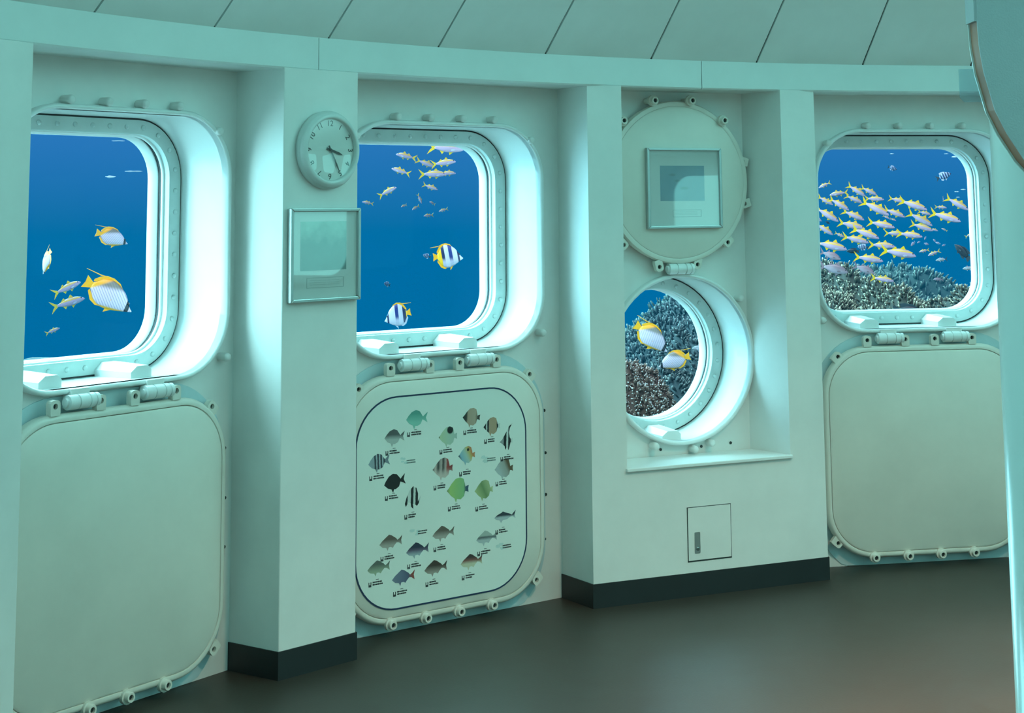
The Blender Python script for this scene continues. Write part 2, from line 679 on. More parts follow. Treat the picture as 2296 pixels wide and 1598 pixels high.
# ------------------------------------------------------------------ rest of the round wall, with its own daylit windows behind the viewer
loops = []
a0, a1 = 0.5, 360 - 66.5
for i in range(61):
    a = rad(a0 + (a1 - a0) * i / 60)
    s, c = math.sin(a), math.cos(a)
    loops.append([(r * s, r * c, z) for r, z in ((4.70, 0), (4.80, 0), (4.80, BEAM_LO + .02), (4.70, BEAM_LO + .02))])
m = MB().loft(loops, cap0=True, cap1=True)
tag(m.build('wall_rear', WHITE, None, False, T_C), 'white curved wall behind the viewer', kind='structure')


def daylight_mat():
    t = NT('daylit_water_pane')
    em = t.n('ShaderNodeEmission')
    em.inputs['Color'].default_value = (0.31, 1.0, 0.95, 1)
    em.inputs['Strength'].default_value = REAR_STRENGTH
    t.t.links.new(em.outputs[0], t.out.inputs['Surface'])
    return t.m


REAR_STRENGTH = 1.5
DAYPANE = daylight_mat()
DAYPANE.cycles.emission_sampling = 'NONE'
for i, phi in enumerate([41, 58.3, 75.6, 93, 110.3, 127.6, 145, 162.3, 179.6, 197, 214.3, 231.6, 249, 266.3]):
    M = frame_matrix(phi, 4.69)
    w = tag(ob('window_%d' % (i + 5), None, None, M), 'bright rounded window in the curved wall behind the viewer', kind='structure')
    m = MB()
    m.loft([at_y(WIN(-.03), 0, (0, WZ)), at_y(WIN(-.03), -.03, (0, WZ)), at_y(WIN(0.03), -.03, (0, WZ)), at_y(WIN(0.03), 0, (0, WZ))], closed=True)
    m.build('rim', WHITE2, w, 'auto')
    m = MB()
    m.prism_y([(x, z + WZ) for x, z in WIN(.03)], -.012, 0)
    m.build('pane', DAYPANE, w)


# warm downlight in the ceiling and an uplight added as cyan fill, both over the middle of the room and out of view
lamp = bpy.data.lights.new('ceiling_downlight', 'SPOT')
lamp.energy = 470
lamp.color = (1.0, 0.70, 0.46)
lamp.spot_size = rad(116)
lamp.spot_blend = 1.0
lamp.shadow_soft_size = 0.15
lo = ob('ceiling_downlight', lamp)
lo.location = (1.9, 3.8, 3.45)
lamp2 = bpy.data.lights.new('floor_downlight', 'SPOT')
lamp2.energy = 1500
lamp2.color = (1.0, 0.66, 0.42)
lamp2.spot_size = rad(74)
lamp2.spot_blend = 1.0
lamp2.shadow_soft_size = 0.15
lo = ob('floor_downlight', lamp2)
lo.location = (2.1, 4.2, 3.40)
up = bpy.data.lights.new('added_fill_uplight', 'AREA')  # no fixture; added to brighten the ceiling and upper walls
up.shape = 'DISK'
up.size = 1.2
up.energy = 720
up.color = (0.36, 1.0, 0.98)
lo = ob('added_fill_uplight', up)
lo.location = (3.0, 3.4, 2.35)
lo.rotation_euler = (math.pi, 0, 0)

# ================================================================== THINGS ON THE WALLS
def add_lug(parent, x, z, ang, y=-.038):
    M = Matrix.Translation((x, y, z)) @ Matrix.Rotation(-rad(ang), 4, 'Y')
    l = ob('lug', LUG, parent, M)
    ob('hole', LUG_HOLE, l)


def build_hatch(label, M, chart=False, corner_lugs=((-.40, .868, -45), (.375, .868, 45), (-.425, .105, -130), (.40, .098, 130))):
    root = ob('hatch_cover', None, None, M)
    tag(root, label, 'hatch cover', 'square hinged hatch covers below the windows')
    S2 = SR(.455, .4335, .205)
    c = (-.015, .4735)
    m = MB()
    m.loft([at_y(S2(.02), -.012, c), at_y(S2(0), -.016, c), at_y(S2(-.002), -.044, c), at_y(S2(.003), -.054, c), at_y(S2(.010), -.058, c),
            at_y(S2(.020), -.057, c), at_y(S2(.022), -.052, c)], cap0=True)
    m.build('rim', CREAM, root, 'auto')
    m = MB()
    m.loft([at_y(S2(.0225), -.050, c), at_y(S2(.0235), -.056, c), at_y(S2(.030), -.060, c)], cap1=True, cap0=True)
    m.build('plate', CREAM, root, 'auto')
    for x in (-.268, -.095, .040, .212):
        add_lug(root, x, .934, 0, -.036)
    for x, z, a in corner_lugs:
        add_lug(root, x, z, a, -.030)
    for x in (-.163, .138):
        b = ob('hinge_barrel', BARREL, root, Matrix.Translation((x, -.046, .939)))
        ob('hinge_leaf', HINGE_LEAF, root, Matrix.Translation((x, -.005, .934)))
    for x in (-.27, -.12, .028, .178):
        b = ob('clamp_bolt', CLAMP, root, Matrix.Translation((x, 0, .043)))
        ob('socket', CLAMP_HOLE, b)
    return root, c


build_hatch('plain cream hatch cover under the leftmost window, left of the clock pillar', M1)
hatch, HC = build_hatch('hatch cover carrying a printed chart of reef fish', M2)
build_hatch('plain cream hatch cover under the window with the fish school', M4)

# fish chart printed on the middle hatch
CHART = paint('chart_print_white', (0.80, 0.84, 0.78), 0.35, 0.01, 0.01)
NAVY = plain('navy_chart_border', (0.015, 0.035, 0.09), 0.4)
S3 = SR(.384, .372, .175)
cc = (-.037, .462)
m = MB()
m.loft([at_y(S3(0), -.0595, cc), at_y(S3(0), -.0625, cc), at_y(S3(.0055), -.0625, cc), at_y(S3(.0055), -.0595, cc)], closed=True)
chart = ob('chart_sheet', MB().loft([at_y(S3(.005), -.0595, cc), at_y(S3(.005), -.0618, cc)], cap0=True, cap1=True).data('chart_sheet', CHART), hatch)
tag(chart, 'white printed sheet of small fish drawings')
m.build('chart_border', NAVY, hatch)

# outlines of the printed fish (snout at -x), unit length
O_ROUND = [(-.5, -.02), (-.42, .05), (-.30, .20), (-.12, .36), (.08, .40), (.24, .34), (.30, .18), (.33, .07), (.40, .10), (.48, .12), (.46, 0), (.48, -.12), (.38, -.08), (.32, -.08), (.28, -.24), (.12, -.35), (-.04, -.32), (-.08, -.44), (-.14, -.30), (-.30, -.20), (-.42, -.09)]
O_DAMSEL = [(-.5, -.03), (-.40, .10), (-.25, .24), (-.05, .31), (.12, .26), (.22, .14), (.28, .06), (.38, .14), (.5, .22), (.42, .02), (.5, -.16), (.36, -.08), (.26, -.04), (.18, -.20), (.02, -.27), (-.06, -.26), (-.12, -.38), (-.18, -.24), (-.34, -.18)]
O_LONG = [(-.5, -.06), (-.38, .06), (-.22, .17), (-.10, .25), (.02, .22), (.10, .17), (.20, .12), (.27, .05), (.36, .10), (.47, .20), (.43, .04), (.47, -.12), (.34, -.04), (.24, -.03), (.14, -.12), (.08, -.20), (.0, -.16), (-.10, -.17), (-.14, -.28), (-.20, -.18), (-.36, -.16)]
O_SLEEK = [(-.5, -.03), (-.36, .06), (-.16, .13), (-.10, .17), (.0, .13), (.2, .08), (.32, .03), (.40, .10), (.5, .18), (.44, .02), (.5, -.10), (.36, -.03), (.24, -.04), (.10, -.11), (-.10, -.13), (-.18, -.22), (-.24, -.13), (-.40, -.10)]
O_IDOL = [(-.5, -.05), (-.32, .08), (-.18, .28), (-.02, .50), (.10, .70), (.34, .86), (.16, .62), (.10, .40), (.16, .16), (.24, .06), (.34, .12), (.34, -.12), (.22, -.08), (.16, -.30), (.10, -.46), (-.02, -.30), (-.12, -.44), (-.16, -.26), (-.32, -.14)]
O_BANNER = [(-.42, -.25), (-.34, 0), (-.18, .30), (.02, .48), (.20, .40), (.30, .15), (.30, -.20), (.38, -.06), (.48, .06), (.42, -.12), (.36, -.26), (.26, -.38), (.14, -.30), (.02, -.28), (.10, -.52), (-.06, -.40), (-.10, -.22), (-.24, -.20), (-.36, -.38)]


def print_mat(name, stops, axis='x', scale=1.0, off=0.5, interp='LINEAR', lower=None, spot=None, wob=.05):
    t = NT('print_' + name)
    o, x, y, z = t.obj()
    v = {'x': x, 'z': z, 'd': t.math('ADD', x, t.math('MULTIPLY', z, .6))}[axis]
    v = t.math('ADD', t.math('MULTIPLY', v, scale), off)
    v = t.math('ADD', v, t.math('MULTIPLY', t.math('SUBTRACT', t.noise(7, 2, .5, o), .5), wob))
    c = t.ramp(v, stops, interp)
    if lower is not None:
        c = t.mix(t.rng(z, lower[1], lower[2], 1, 0, True), c, lower[0])
    if spot is not None:
        sx, sz, sr, sc = spot
        d = t.math('SQRT', t.math('ADD', t.math('POWER', t.math('SUBTRACT', x, sx), 2), t.math('POWER', t.math('SUBTRACT', z, sz), 2)))
        c = t.mix(t.rng(d, sr * .8, sr * 1.1, 1, 0), c, sc)
    return t.principled(c, 0.4)


K, G_, W_ = (.015, .018, .02), (.18, .2, .2), (.62, .66, .62)
PR = {
    'green': (O_DAMSEL, print_mat('green', [(.3, (.25, .55, .45)), (.75, (.10, .32, .26))], 'z', 1.4)),
    'damsel': (O_DAMSEL, print_mat('damsel', [(.35, (.45, .48, .45)), (.65, (.10, .11, .11))], 'z', 1.6)),
    'striped': (O_DAMSEL, print_mat('striped', [(0, (.30, .36, .40)), (.28, (.05, .06, .08)), (.36, (.42, .48, .52)), (.42, (.05, .06, .08)), (.50, (.42, .48, .52)), (.56, (.05, .06, .08)), (.64, (.42, .48, .52)), (.70, (.05, .06, .08)), (.78, (.2, .24, .28))], 'x', 1.0, .5, 'CONSTANT')),
    'black': (O_DAMSEL, print_mat('black', [(0, K), (1, K)])),
    'banner': (O_BANNER, print_mat('banner', [(0, K), (.22, W_), (.40, K), (.54, W_), (.66, K), (.86, W_)], 'x', 1.0, .5, 'CONSTANT')),
    'saddle': (O_ROUND, print_mat('saddle', [(0, K), (.08, (.50, .60, .38)), (.5, (.45, .58, .45)), (1, (.4, .5, .45))], 'x', 1.0, .5, 'LINEAR', None, (.10, .26, .17, K))),
    'tan': (O_ROUND, print_mat('tan', [(0, K), (.22, (.05, .05, .04)), (.30, (.42, .30, .22)), (.72, (.45, .34, .26)), (.86, (.06, .06, .05))])),
    'tanband': (O_ROUND, print_mat('tanband', [(0, K), (.16, W_), (.22, K), (.32, (.44, .30, .20)), (.66, (.44, .30, .20)), (.78, K), (.86, W_)], 'x', 1.0, .5, 'CONSTANT')),
    'idol': (O_IDOL, print_mat('idol', [(0, (.3, .33, .33)), (.26, K), (.44, W_), (.56, K), (.74, W_)], 'x', 1.0, .5, 'CONSTANT')),
    'rainbow': (O_ROUND, print_mat('rainbow', [(0, K), (.14, (.25, .45, .55)), (.45, (.40, .55, .50)), (.70, (.55, .45, .15)), (.85, (.55, .22, .10))], 'd', 1.0, .5, 'LINEAR', None, (.06, .24, .07, K))),
    'redblack': (O_ROUND, print_mat('redblack', [(0, K), (.14, (.6, .5, .45)), (.26, K), (.42, (.5, .42, .38)), (.50, K), (.64, (.5, .4, .36)), (.70, (.35, .06, .05)), (.95, (.25, .05, .05))], 'x', 1.0, .5, 'LINEAR', ((.6, .5, .45), -.3, .05))),
    'greybrown': (O_ROUND, print_mat('greybrown', [(.2, (.45, .5, .5)), (.6, (.35, .35, .32)), (.8, (.14, .09, .05))], 'd')),
    'lime': (O_ROUND, print_mat('lime', [(0, (.2, .25, .12)), (.15, (.38, .55, .18)), (.75, (.25, .48, .22)), (.85, (.05, .1, .15))])),
    'limeline': (O_ROUND, print_mat('limeline', [(0, (.45, .52, .25)), (.5, (.18, .28, .12)), (1, (.5, .56, .30))], 'd', 1.0)),
    'sleek': (O_SLEEK, print_mat('sleek', [(.45, (.45, .5, .52)), (.55, (.04, .05, .07))], 'z', 1.4)),
    'palestripe': (O_LONG, print_mat('palestripe', [(.4, (.45, .5, .5)), (.52, (.10, .12, .13)), (.60, (.40, .46, .42))], 'z', 1.3)),
    'brown': (O_LONG, print_mat('brown', [(.35, (.42, .38, .34)), (.62, (.14, .11, .09))], 'z', 1.4)),
    'navy': (O_LONG, print_mat('navy', [(.3, (.35, .42, .46)), (.5, (.12, .10, .16)), (.62, (.03, .04, .07))], 'z', 1.4)),
    'olive': (O_LONG, print_mat('olive', [(.3, (.35, .42, .30)), (.65, (.12, .14, .12))], 'z', 1.4)),
    'slate': (O_LONG, print_mat('slate', [(0, (.20, .24, .32)), (.7, (.10, .12, .20)), (.85, (.3, .08, .06))])),
    'umber': (O_LONG, print_mat('umber', [(.3, (.35, .30, .26)), (.6, (.07, .05, .04))], 'z', 1.4)),
    'maroon': (O_LONG, print_mat('maroon', [(.40, (.60, .58, .42)), (.56, (.25, .10, .08)), (.7, (.06, .04, .04))], 'z', 1.4)),
}
PRINTS = [('green', -0.158, 0.747, 0.094), ('damsel', -0.255, 0.69, 0.086), ('striped', -0.321, 0.609, 0.091), ('black', -0.254, 0.533, 0.092), ('banner', -0.177, 0.47, 0.078), ('saddle', -0.019, 0.671, 0.085), ('tan', 0.088, 0.731, 0.082), ('tanband', 0.183, 0.69, 0.08), ('idol', 0.255, 0.63, 0.072), ('rainbow', 0.066, 0.595, 0.078), ('redblack', -0.043, 0.558, 0.092), ('greybrown', 0.239, 0.529, 0.089), ('lime', 0.025, 0.476, 0.101), ('limeline', 0.144, 0.461, 0.087), ('sleek', 0.242, 0.354, 0.101), ('palestripe', 0.157, 0.287, 0.099), ('brown', -0.04, 0.328, 0.1), ('brown', -0.269, 0.326, 0.099), ('navy', -0.154, 0.284, 0.101), ('olive', -0.32, 0.245, 0.097), ('slate', -0.215, 0.198, 0.1), ('umber', -0.074, 0.211, 0.103), ('maroon', 0.087, 0.211, 0.102)]
INK = plain('chart_ink', (.03, .035, .04), .5)
INK_FADED = plain('faded_chart_ink', (.16, .22, .21), .5)


def prism_fan(poly, y0, y1):
    """concave outline as a thin solid, triangulated"""
    bm = bmesh.new()
    vs = [bm.verts.new((x, y0, z)) for x, z in poly]
    f = bm.faces.new(vs)
    r = bmesh.ops.extrude_face_region(bm, geom=[f])
    for v in r['geom']:
        if isinstance(v, bmesh.types.BMVert):
            v.co.y = y1
    bmesh.ops.triangulate(bm, faces=[q for q in bm.faces if len(q.verts) > 4])
    bmesh.ops.recalc_face_normals(bm, faces=bm.faces)
    me = bpy.data.meshes.new('outline')
    bm.to_mesh(me)
    bm.free()
    return me


def caption_data(k, mat):
    """small icon and lines of unreadably small print"""
    r = random.Random(k)
    m = MB()
    y0, y1 = -.0004, 0
    for a, b, c_, d in ((0, .0028, -.002, .014), (.0085, .0115, -.002, .014), (0, .0115, -.004, .0015), (.003, .0085, .0, .005)):
        m.box(a, b, y0, y1, c_ - .002, d - .004)
    for row, L in ((.0085, r.uniform(.026, .042)), (.0005, r.uniform(.026, .044))):
        x = .017
        while x < .017 + L:
            w = r.uniform(.0022, .0045)
            h = r.uniform(.0038, .0058)
            m.box(x, x + w, y0, y1, row - h / 2, row + h / 2)
            x += w + r.uniform(.0004, .0011)
    x = .031
    for i in range(4):
        m.box(x, x + .0022, y0, y1, .0158, .0178)
        x += .003
    return m.data('caption', mat)


pcache = {}
for k, (nm, u, z, L) in enumerate(PRINTS):
    outl, pm = PR[nm]
    if nm not in pcache:
        me = prism_fan(outl, -.004, 0)
        me.materials.append(pm)
        me.name = 'fish_print'
        pcache[nm] = me
    tilt = {'tan': 6, 'striped': -3, 'black': -6}.get(nm, 2)
    ob('fish_print', pcache[nm], chart, Matrix.Translation((u, -.0618, z)) @ Matrix.Rotation(rad(tilt), 4, 'Y') @ Matrix.Diagonal((L * 1.0, .12, L * 1.05, 1)))
    ob('caption', caption_data(k, INK), chart, Matrix.Translation((u - L * .45, -.0619, z - (.068 if nm in ('idol', 'lime', 'limeline', 'banner', 'redblack', 'rainbow') else .056))))
SMUDGE = plain('washed_out_print', (.60, .74, .70), .5)
for k, (u, z) in enumerate([(-.197, .598), (.166, .569), (-.148, .344), (.236, .244)]):
    r = random.Random(40 + k)
    m = MB()
    for i in range(5):
        cx_, cz_, q = r.uniform(-.03, .0), r.uniform(-.006, .014), r.uniform(.006, .011)
        m.prism_y([(cx_ + q * math.cos(rad(a)) * r.uniform(.7, 1.5), cz_ + q * .6 * math.sin(rad(a)) * r.uniform(.7, 1.3)) for a in range(0, 360, 45)], -.0003 - i * .00002, 0)
    ob('faded_print', m.data('faded_print', SMUDGE), chart, Matrix.Translation((u, -.0618, z)))
    m = MB()
    for row in (.004, -.004):
        x = -.012
        while x < .024:
            w = r.uniform(.003, .006)
            m.box(x, x + w, -.0005, 0, row - .002, row + .002)
            x += w + .001
    ob('caption', m.data('caption', INK if k in (2, 3) else INK_FADED), chart, Matrix.Translation((u + .006, -.0619, z)))

# ------------------------------------------------------------------ round lid above the porthole
lid = ob('porthole_lid', None, None, M3)
tag(lid, 'round cream porthole lid with a framed picture on it', 'hatch cover')
SL = SC(.333)
lc = (-.048, 1.607)
m = MB()
m.loft([at_y(SL(.02), -.010, lc), at_y(SL(0), -.014, lc), at_y(SL(-.003), -.038, lc), at_y(SL(.002), -.048, lc), at_y(SL(.012), -.051, lc), at_y(SL(.020), -.049, lc)], cap0=True)
m.build('rim', CREAM, lid, 'auto')
m = MB()
m.loft([at_y(SL(.020), -.047, lc), at_y(SL(.021), -.050, lc), at_y(SL(.030), -.0535, lc)], cap1=True, cap0=True)
m.build('plate', CREAM, lid, 'auto')
for x, z in ((.261, 1.694), (.268, 1.515), (.182, 1.356), (.036, 1.268), (-.300, 1.354), (-.140, 1.262)):
    add_lug(lid, x * 1.015, z, math.degrees(math.atan2(x - lc[0], z - lc[1])), -.024)
for x, z in ((-.167, 1.940), (.010, 1.943), (.163, 1.862), (-.312, 1.855)):
    b = ob('clamp_bolt', CLAMP, lid, Matrix.Translation((x, 0, z)))
    ob('socket', CLAMP_HOLE, b)
ob('hinge_barrel', BARREL, lid, Matrix.Translation((-.045, -.040, 1.252)))
ob('hinge_leaf', HINGE_LEAF, lid, Matrix.Translation((-.045, -.002, 1.245)))


# ------------------------------------------------------------------ framed pictures
def frame_picture(label, M, w, h, art, mat_in, cap, pic_rect):
    """w,h outer size; local: x right, z up, y outward (towards the wall)"""
    root = ob('framed_picture', None, None, M)
    tag(root, label, 'picture')
    t, d = .012, .022
    # four mitred rails
    X, Z = w / 2, h / 2
    for (ax, az), (bx, bz), (cx_, cz_), (dx_, dz_) in (
            ((-X, -Z), (X, -Z), (X - t, -Z + t), (-X + t, -Z + t)), ((X, -Z), (X, Z), (X - t, Z - t), (X - t, -Z + t)),
            ((X, Z), (-X, Z), (-X + t, Z - t), (X - t, Z - t)), ((-X, Z), (-X, -Z), (-X + t, -Z + t), (-X + t, Z - t))):
        m = MB()
        m.prism_y([(ax, az), (bx, bz), (cx_, cz_), (dx_, dz_)], -d, 0)
        r_ = m.build('rail', CHROME, root)
        b_ = r_.modifiers.new('bevel', 'BEVEL'); b_.width = .0025; b_.segments = 2
    m = MB()
    m.box(-X + t * .8, X - t * .8, -.010, -.002, -Z + t * .8, Z - t * .8)
    mt = m.build('mat_board', mat_in, root)
    x0, x1, z0, z1 = pic_rect
    m = MB()
    m.box(x0, x1, -.0112, -.0095, z0, z1)
    m.build('print', art, root)
    x0, x1, z0, z1 = cap
    m = MB()
    for a, b, c_, e_ in ((x0, x1, z0, z0 + .0018), (x0, x1, z1 - .0018, z1), (x1 - .003, x1, z0, z1), (x0, x0 + .0012, z0, z1)):
        m.box(a, b, -.0108, -.0095, c_, e_)
    for i in range(3):
        zz = z0 + (z1 - z0) * (.3 + .2 * i)
        m.box(x0 + .012, x1 - .02, -.0106, -.0095, zz, zz + .001)
    m.build('caption_card', plain('caption_grey', (.42, .48, .46), .5), root)
    m = MB()
    m.box(-X + t * .9, X - t * .9, -.0165, -.0145, -Z + t * .9, Z - t * .9)
    m.build('cover_glass', COVER_GLASS, root)
    return root


def art_mat(name, kind):
    t = NT(name)
    o, x, y, z = t.obj()
    n = t.noise(14, 4, .6, o)
    if kind == 'reef':
        v = t.math('ADD', t.math('MULTIPLY', z, 3.2), t.math('MULTIPLY', n, .5))
        c = t.ramp(v, [(.0, (.05, .16, .15)), (.35, (.10, .28, .26)), (.6, (.35, .6, .52)), (.9, (.5, .75, .68))])
    else:
        c = t.ramp(n, [(.3, (.13, .27, .38)), (.7, (.20, .36, .44))])
        for sx, sz, sa in ((-.055, .055, .020), (-.03, .03, .018), (.0, .0, .024)):
            d = t.math('SQRT', t.math('ADD', t.math('POWER', t.math('SUBTRACT', x, sx), 2), t.math('MULTIPLY', t.math('POWER', t.math('SUBTRACT', z, sz), 2), 9)))
            c = t.mix(t.rng(d, sa * .3, sa * 1.2, .7, 0, True), c, (.07, .17, .19))
    return t.principled(c, .5)


MATB = paint('picture_mat_board', (.74, .76, .73), .6, .01, .02)
M_p1 = frame_matrix(-46.96, 4.515)
frame_picture('silver framed seascape print below the wall clock', M_p1 @ Matrix.Translation((.008, -.001, 1.354)), .306, .314, art_mat('seascape_print', 'reef'), MATB,
              (-.077, .085, -.111, -.076), (-.105, .095, -.052, .112))
frame_picture('silver framed blue print on the round porthole lid', M3 @ Matrix.Translation((-.031, -.054, 1.581)), .352, .330, art_mat('blue_fish_print', 'blue'), MATB,
              (-.055, .080, -.118, -.088), (-.112, .096, -.052, .092))

# ------------------------------------------------------------------ wall clock
clock = ob('wall_clock', None, None, M_p1 @ Matrix.Translation((.018, -.001, 1.709)))
tag(clock, 'round white wall clock above the framed seascape on the pillar', 'clock')
CW = plain('clock_plastic', (.70, .74, .72), .35)
m = MB()
m.lathe([(0, .118), (-.004, .134), (-.016, .1345), (-.020, .130), (-.024, .130), (-.030, .1255), (-.036, .121), (-.040, .113), (-.036, .1065), (-.024, .105)], 'y', seg=64, cap=False)
m.build('case', CW, clock, True)
m = MB()
m.lathe([(-.012, .110), (-.022, .110)], 'y', seg=48)
m.build('dial', paint('clock_dial', (.78, .80, .76), .5, .01, .0), clock)
BLK = plain('clock_black', (.02, .025, .025), .5)
for hname, ang, L, w, yy in (('hour_hand', 107, .058, .008, -.0245), ('minute_hand', 152, .088, .0055, -.0265)):
    m = MB()
    m.prism_y([(-w / 2, -.016), (w / 2, -.016), (w / 2, L * .7), (0, L), (-w / 2, L * .7)], -.0008, .0008)
    ob(hname, m.data(hname, BLK), clock, Matrix.Translation((0, yy, 0)) @ Matrix.Rotation(rad(ang), 4, 'Y'))
m = MB()
m.lathe([(-.022, .005), (-.029, .005), (-.030, .003)], 'y', seg=12)
m.build('spindle', BLK, clock)


def text_data(s, size, mat, depth=.0008):
    cu = bpy.data.curves.new('numeral', 'FONT')
    cu.body = s
    cu.size = size
    cu.align_x = 'CENTER'
    cu.align_y = 'CENTER'
    cu.extrude = depth / 2
    tmp = bpy.data.objects.new('numeral_tmp', cu)
    COL.objects.link(tmp)
    dg = bpy.context.evaluated_depsgraph_get()
    me = bpy.data.meshes.new_from_object(tmp.evaluated_get(dg))
    bpy.data.objects.remove(tmp)
    bpy.data.curves.remove(cu)
    me.name = 'numeral'
    me.materials.clear()
    me.materials.append(mat)
    return me


for h in range(1, 13):
    a = rad(30 * h)
    M = Matrix.Translation((.090 * math.sin(a), -.0225, .090 * math.cos(a))) @ Matrix.Rotation(a, 4, 'Y') @ Matrix.Rotation(rad(90), 4, 'X')
    ob('numeral', text_data(str(h), .028, BLK), clock, M)
m = MB()
m.lathe([(-.031, .1055), (-.0335, .080), (-.035, .045), (-.0355, .001)], 'y', seg=48, cap=False)
m.build('cover_glass', COVER_GLASS, clock, True)

# ------------------------------------------------------------------ access flap in the niche panel
acc = ob('access_door', None, None, MP @ Matrix.Translation((-.021, 0, .233)))
tag(acc, 'small white access door low on the panel below the porthole', 'access door')
m = MB()
m.box(-.100, .100, -.0008, .004, -.104, .104)
m.build('gap', DARKGAP, acc)
m = MB()
m.box(-.0965, .0965, -.0028, .002, -.098, .1015)
d_ = m.build('door', WHITE, acc)
m = MB()
m.prism_y([(x - .057, z - .032) for x, z in rrect(.0125, .040, .004, 3)], -.005, -.002)
pl = m.build('latch_plate', CHROME, d_)
m = MB()
m.lathe([(-.004, .007), (-.008, .007), (-.009, .005)], 'y', c=(-.057, 0, -.055), seg=14)
m.build('keyhole', plain('dark_steel', (.25, .3, .3), .3, 1.0), d_)

# ------------------------------------------------------------------ things standing close by on the right
PANEL_F = paint('grey_laminate', (.62, .62, .64), .5, .02, .25, 420)
PLY = None
t = NT('plywood_edge')
o_, x_, y_, z_ = t.obj()
wv = t.n('ShaderNodeTexWave')
wv.inputs['Scale'].default_value = 26
wv.inputs['Distortion'].default_value = 5
wv.inputs['Detail'].default_value = 3
t.t.links.new(o_, wv.inputs['Vector'])
gn = t.noise(9, 3, .6, o_)
PLY = t.principled(t.mix(wv.outputs[1], t.mix(t.rng(gn, .35, .65), (.52, .19, .11), (.68, .28, .18)), (.60, .23, .14)), .55)
arc = [(.548, 2.62), (.5535, 1.80), (.5535, 1.727), (.5545, 1.698), (.559, 1.664), (.571, 1.616), (.584, 1.588), (.604, 1.555), (.632, 1.522), (.668, 1.493), (.71, 1.472), (.76, 1.462), (1.05, 1.460), (1.05, 2.62)]
panel = ob('curved_panel', None)
tag(panel, 'grey laminate panel with a curved plywood edge beside the post', 'panel')
me = prism_fan(arc, 2.0, 2.003)
me.materials.append(PANEL_F)
ob('face_sheet', me, panel)
me = prism_fan([(x - .0, z) for x, z in arc], 2.043, 2.046)
me.materials.append(WHITE2)
ob('back_sheet', me, panel)
arc2 = [p for p in arc if p[1] < 1.73]
inner = [(x + .06, z + .03) for x, z in arc2]
m = MB()
inset = lambda p, k: (p[0] + k, p[1] + k * .6)
L_ = [(.5535, 1.727), (.5545, 1.698), (.559, 1.664), (.571, 1.616), (.584, 1.588), (.604, 1.555), (.632, 1.522), (.668, 1.493), (.71, 1.472), (.76, 1.462), (1.05, 1.460)]
core = [inset(p, .0022) for p in L_] + [(1.048, 1.727)]
me = prism_fan(core, 2.003, 2.043)
me.materials.append(PLY)
tag(ob('plywood_core', me, panel), 'bare brown plywood edge')
me = prism_fan([(.545, 2.62), (.5505, 1.80), (.5505, 1.7285), (1.05, 1.7285), (1.05, 2.62)], 2.003, 2.043)
me.materials.append(PANEL_F)
ob('edge_strip', me, panel)
# post behind it
m = MB()
m.lathe([(0.0, .13), (.48, .13), (.482, .1275), (3.78, .1275)], 'z', seg=48)
post = m.build('support_post', paint('white_post_gloss', (.88, .88, .88), .18, .01, .02), None, True, Matrix.Translation((.744, 2.174, 0)))
tag(post, 'thick glossy white post standing behind the curved panel', 'post')
# clear acrylic tag fixed to the back of the panel
t = NT('clear_acrylic')
tr = t.n('ShaderNodeBsdfTransparent')
tr.inputs['Color'].default_value = (.86, .92, .95, 1)
pb = t.n('ShaderNodeBsdfPrincipled')
pb.inputs['Base Color'].default_value = (.55, .72, .78, 1)
pb.inputs['Roughness'].default_value = .08
ms = t.n('ShaderNodeMixShader')
ms.inputs[0].default_value = .22
t.t.links.new(tr.outputs[0], ms.inputs[1])
t.t.links.new(pb.outputs[0], ms.inputs[2])
t.t.links.new(ms.outputs[0], t.out.inputs['Surface'])
m = MB()
m.prism_y([(.5405, 1.636), (.546, 1.630), (.640, 1.630), (.640, 1.672), (.5405, 1.672)], 2.046, 2.050)
ac = m.build('acrylic_tag', t.m)
tag(ac, 'small clear acrylic sheet sticking out behind the curved panel', 'sign')

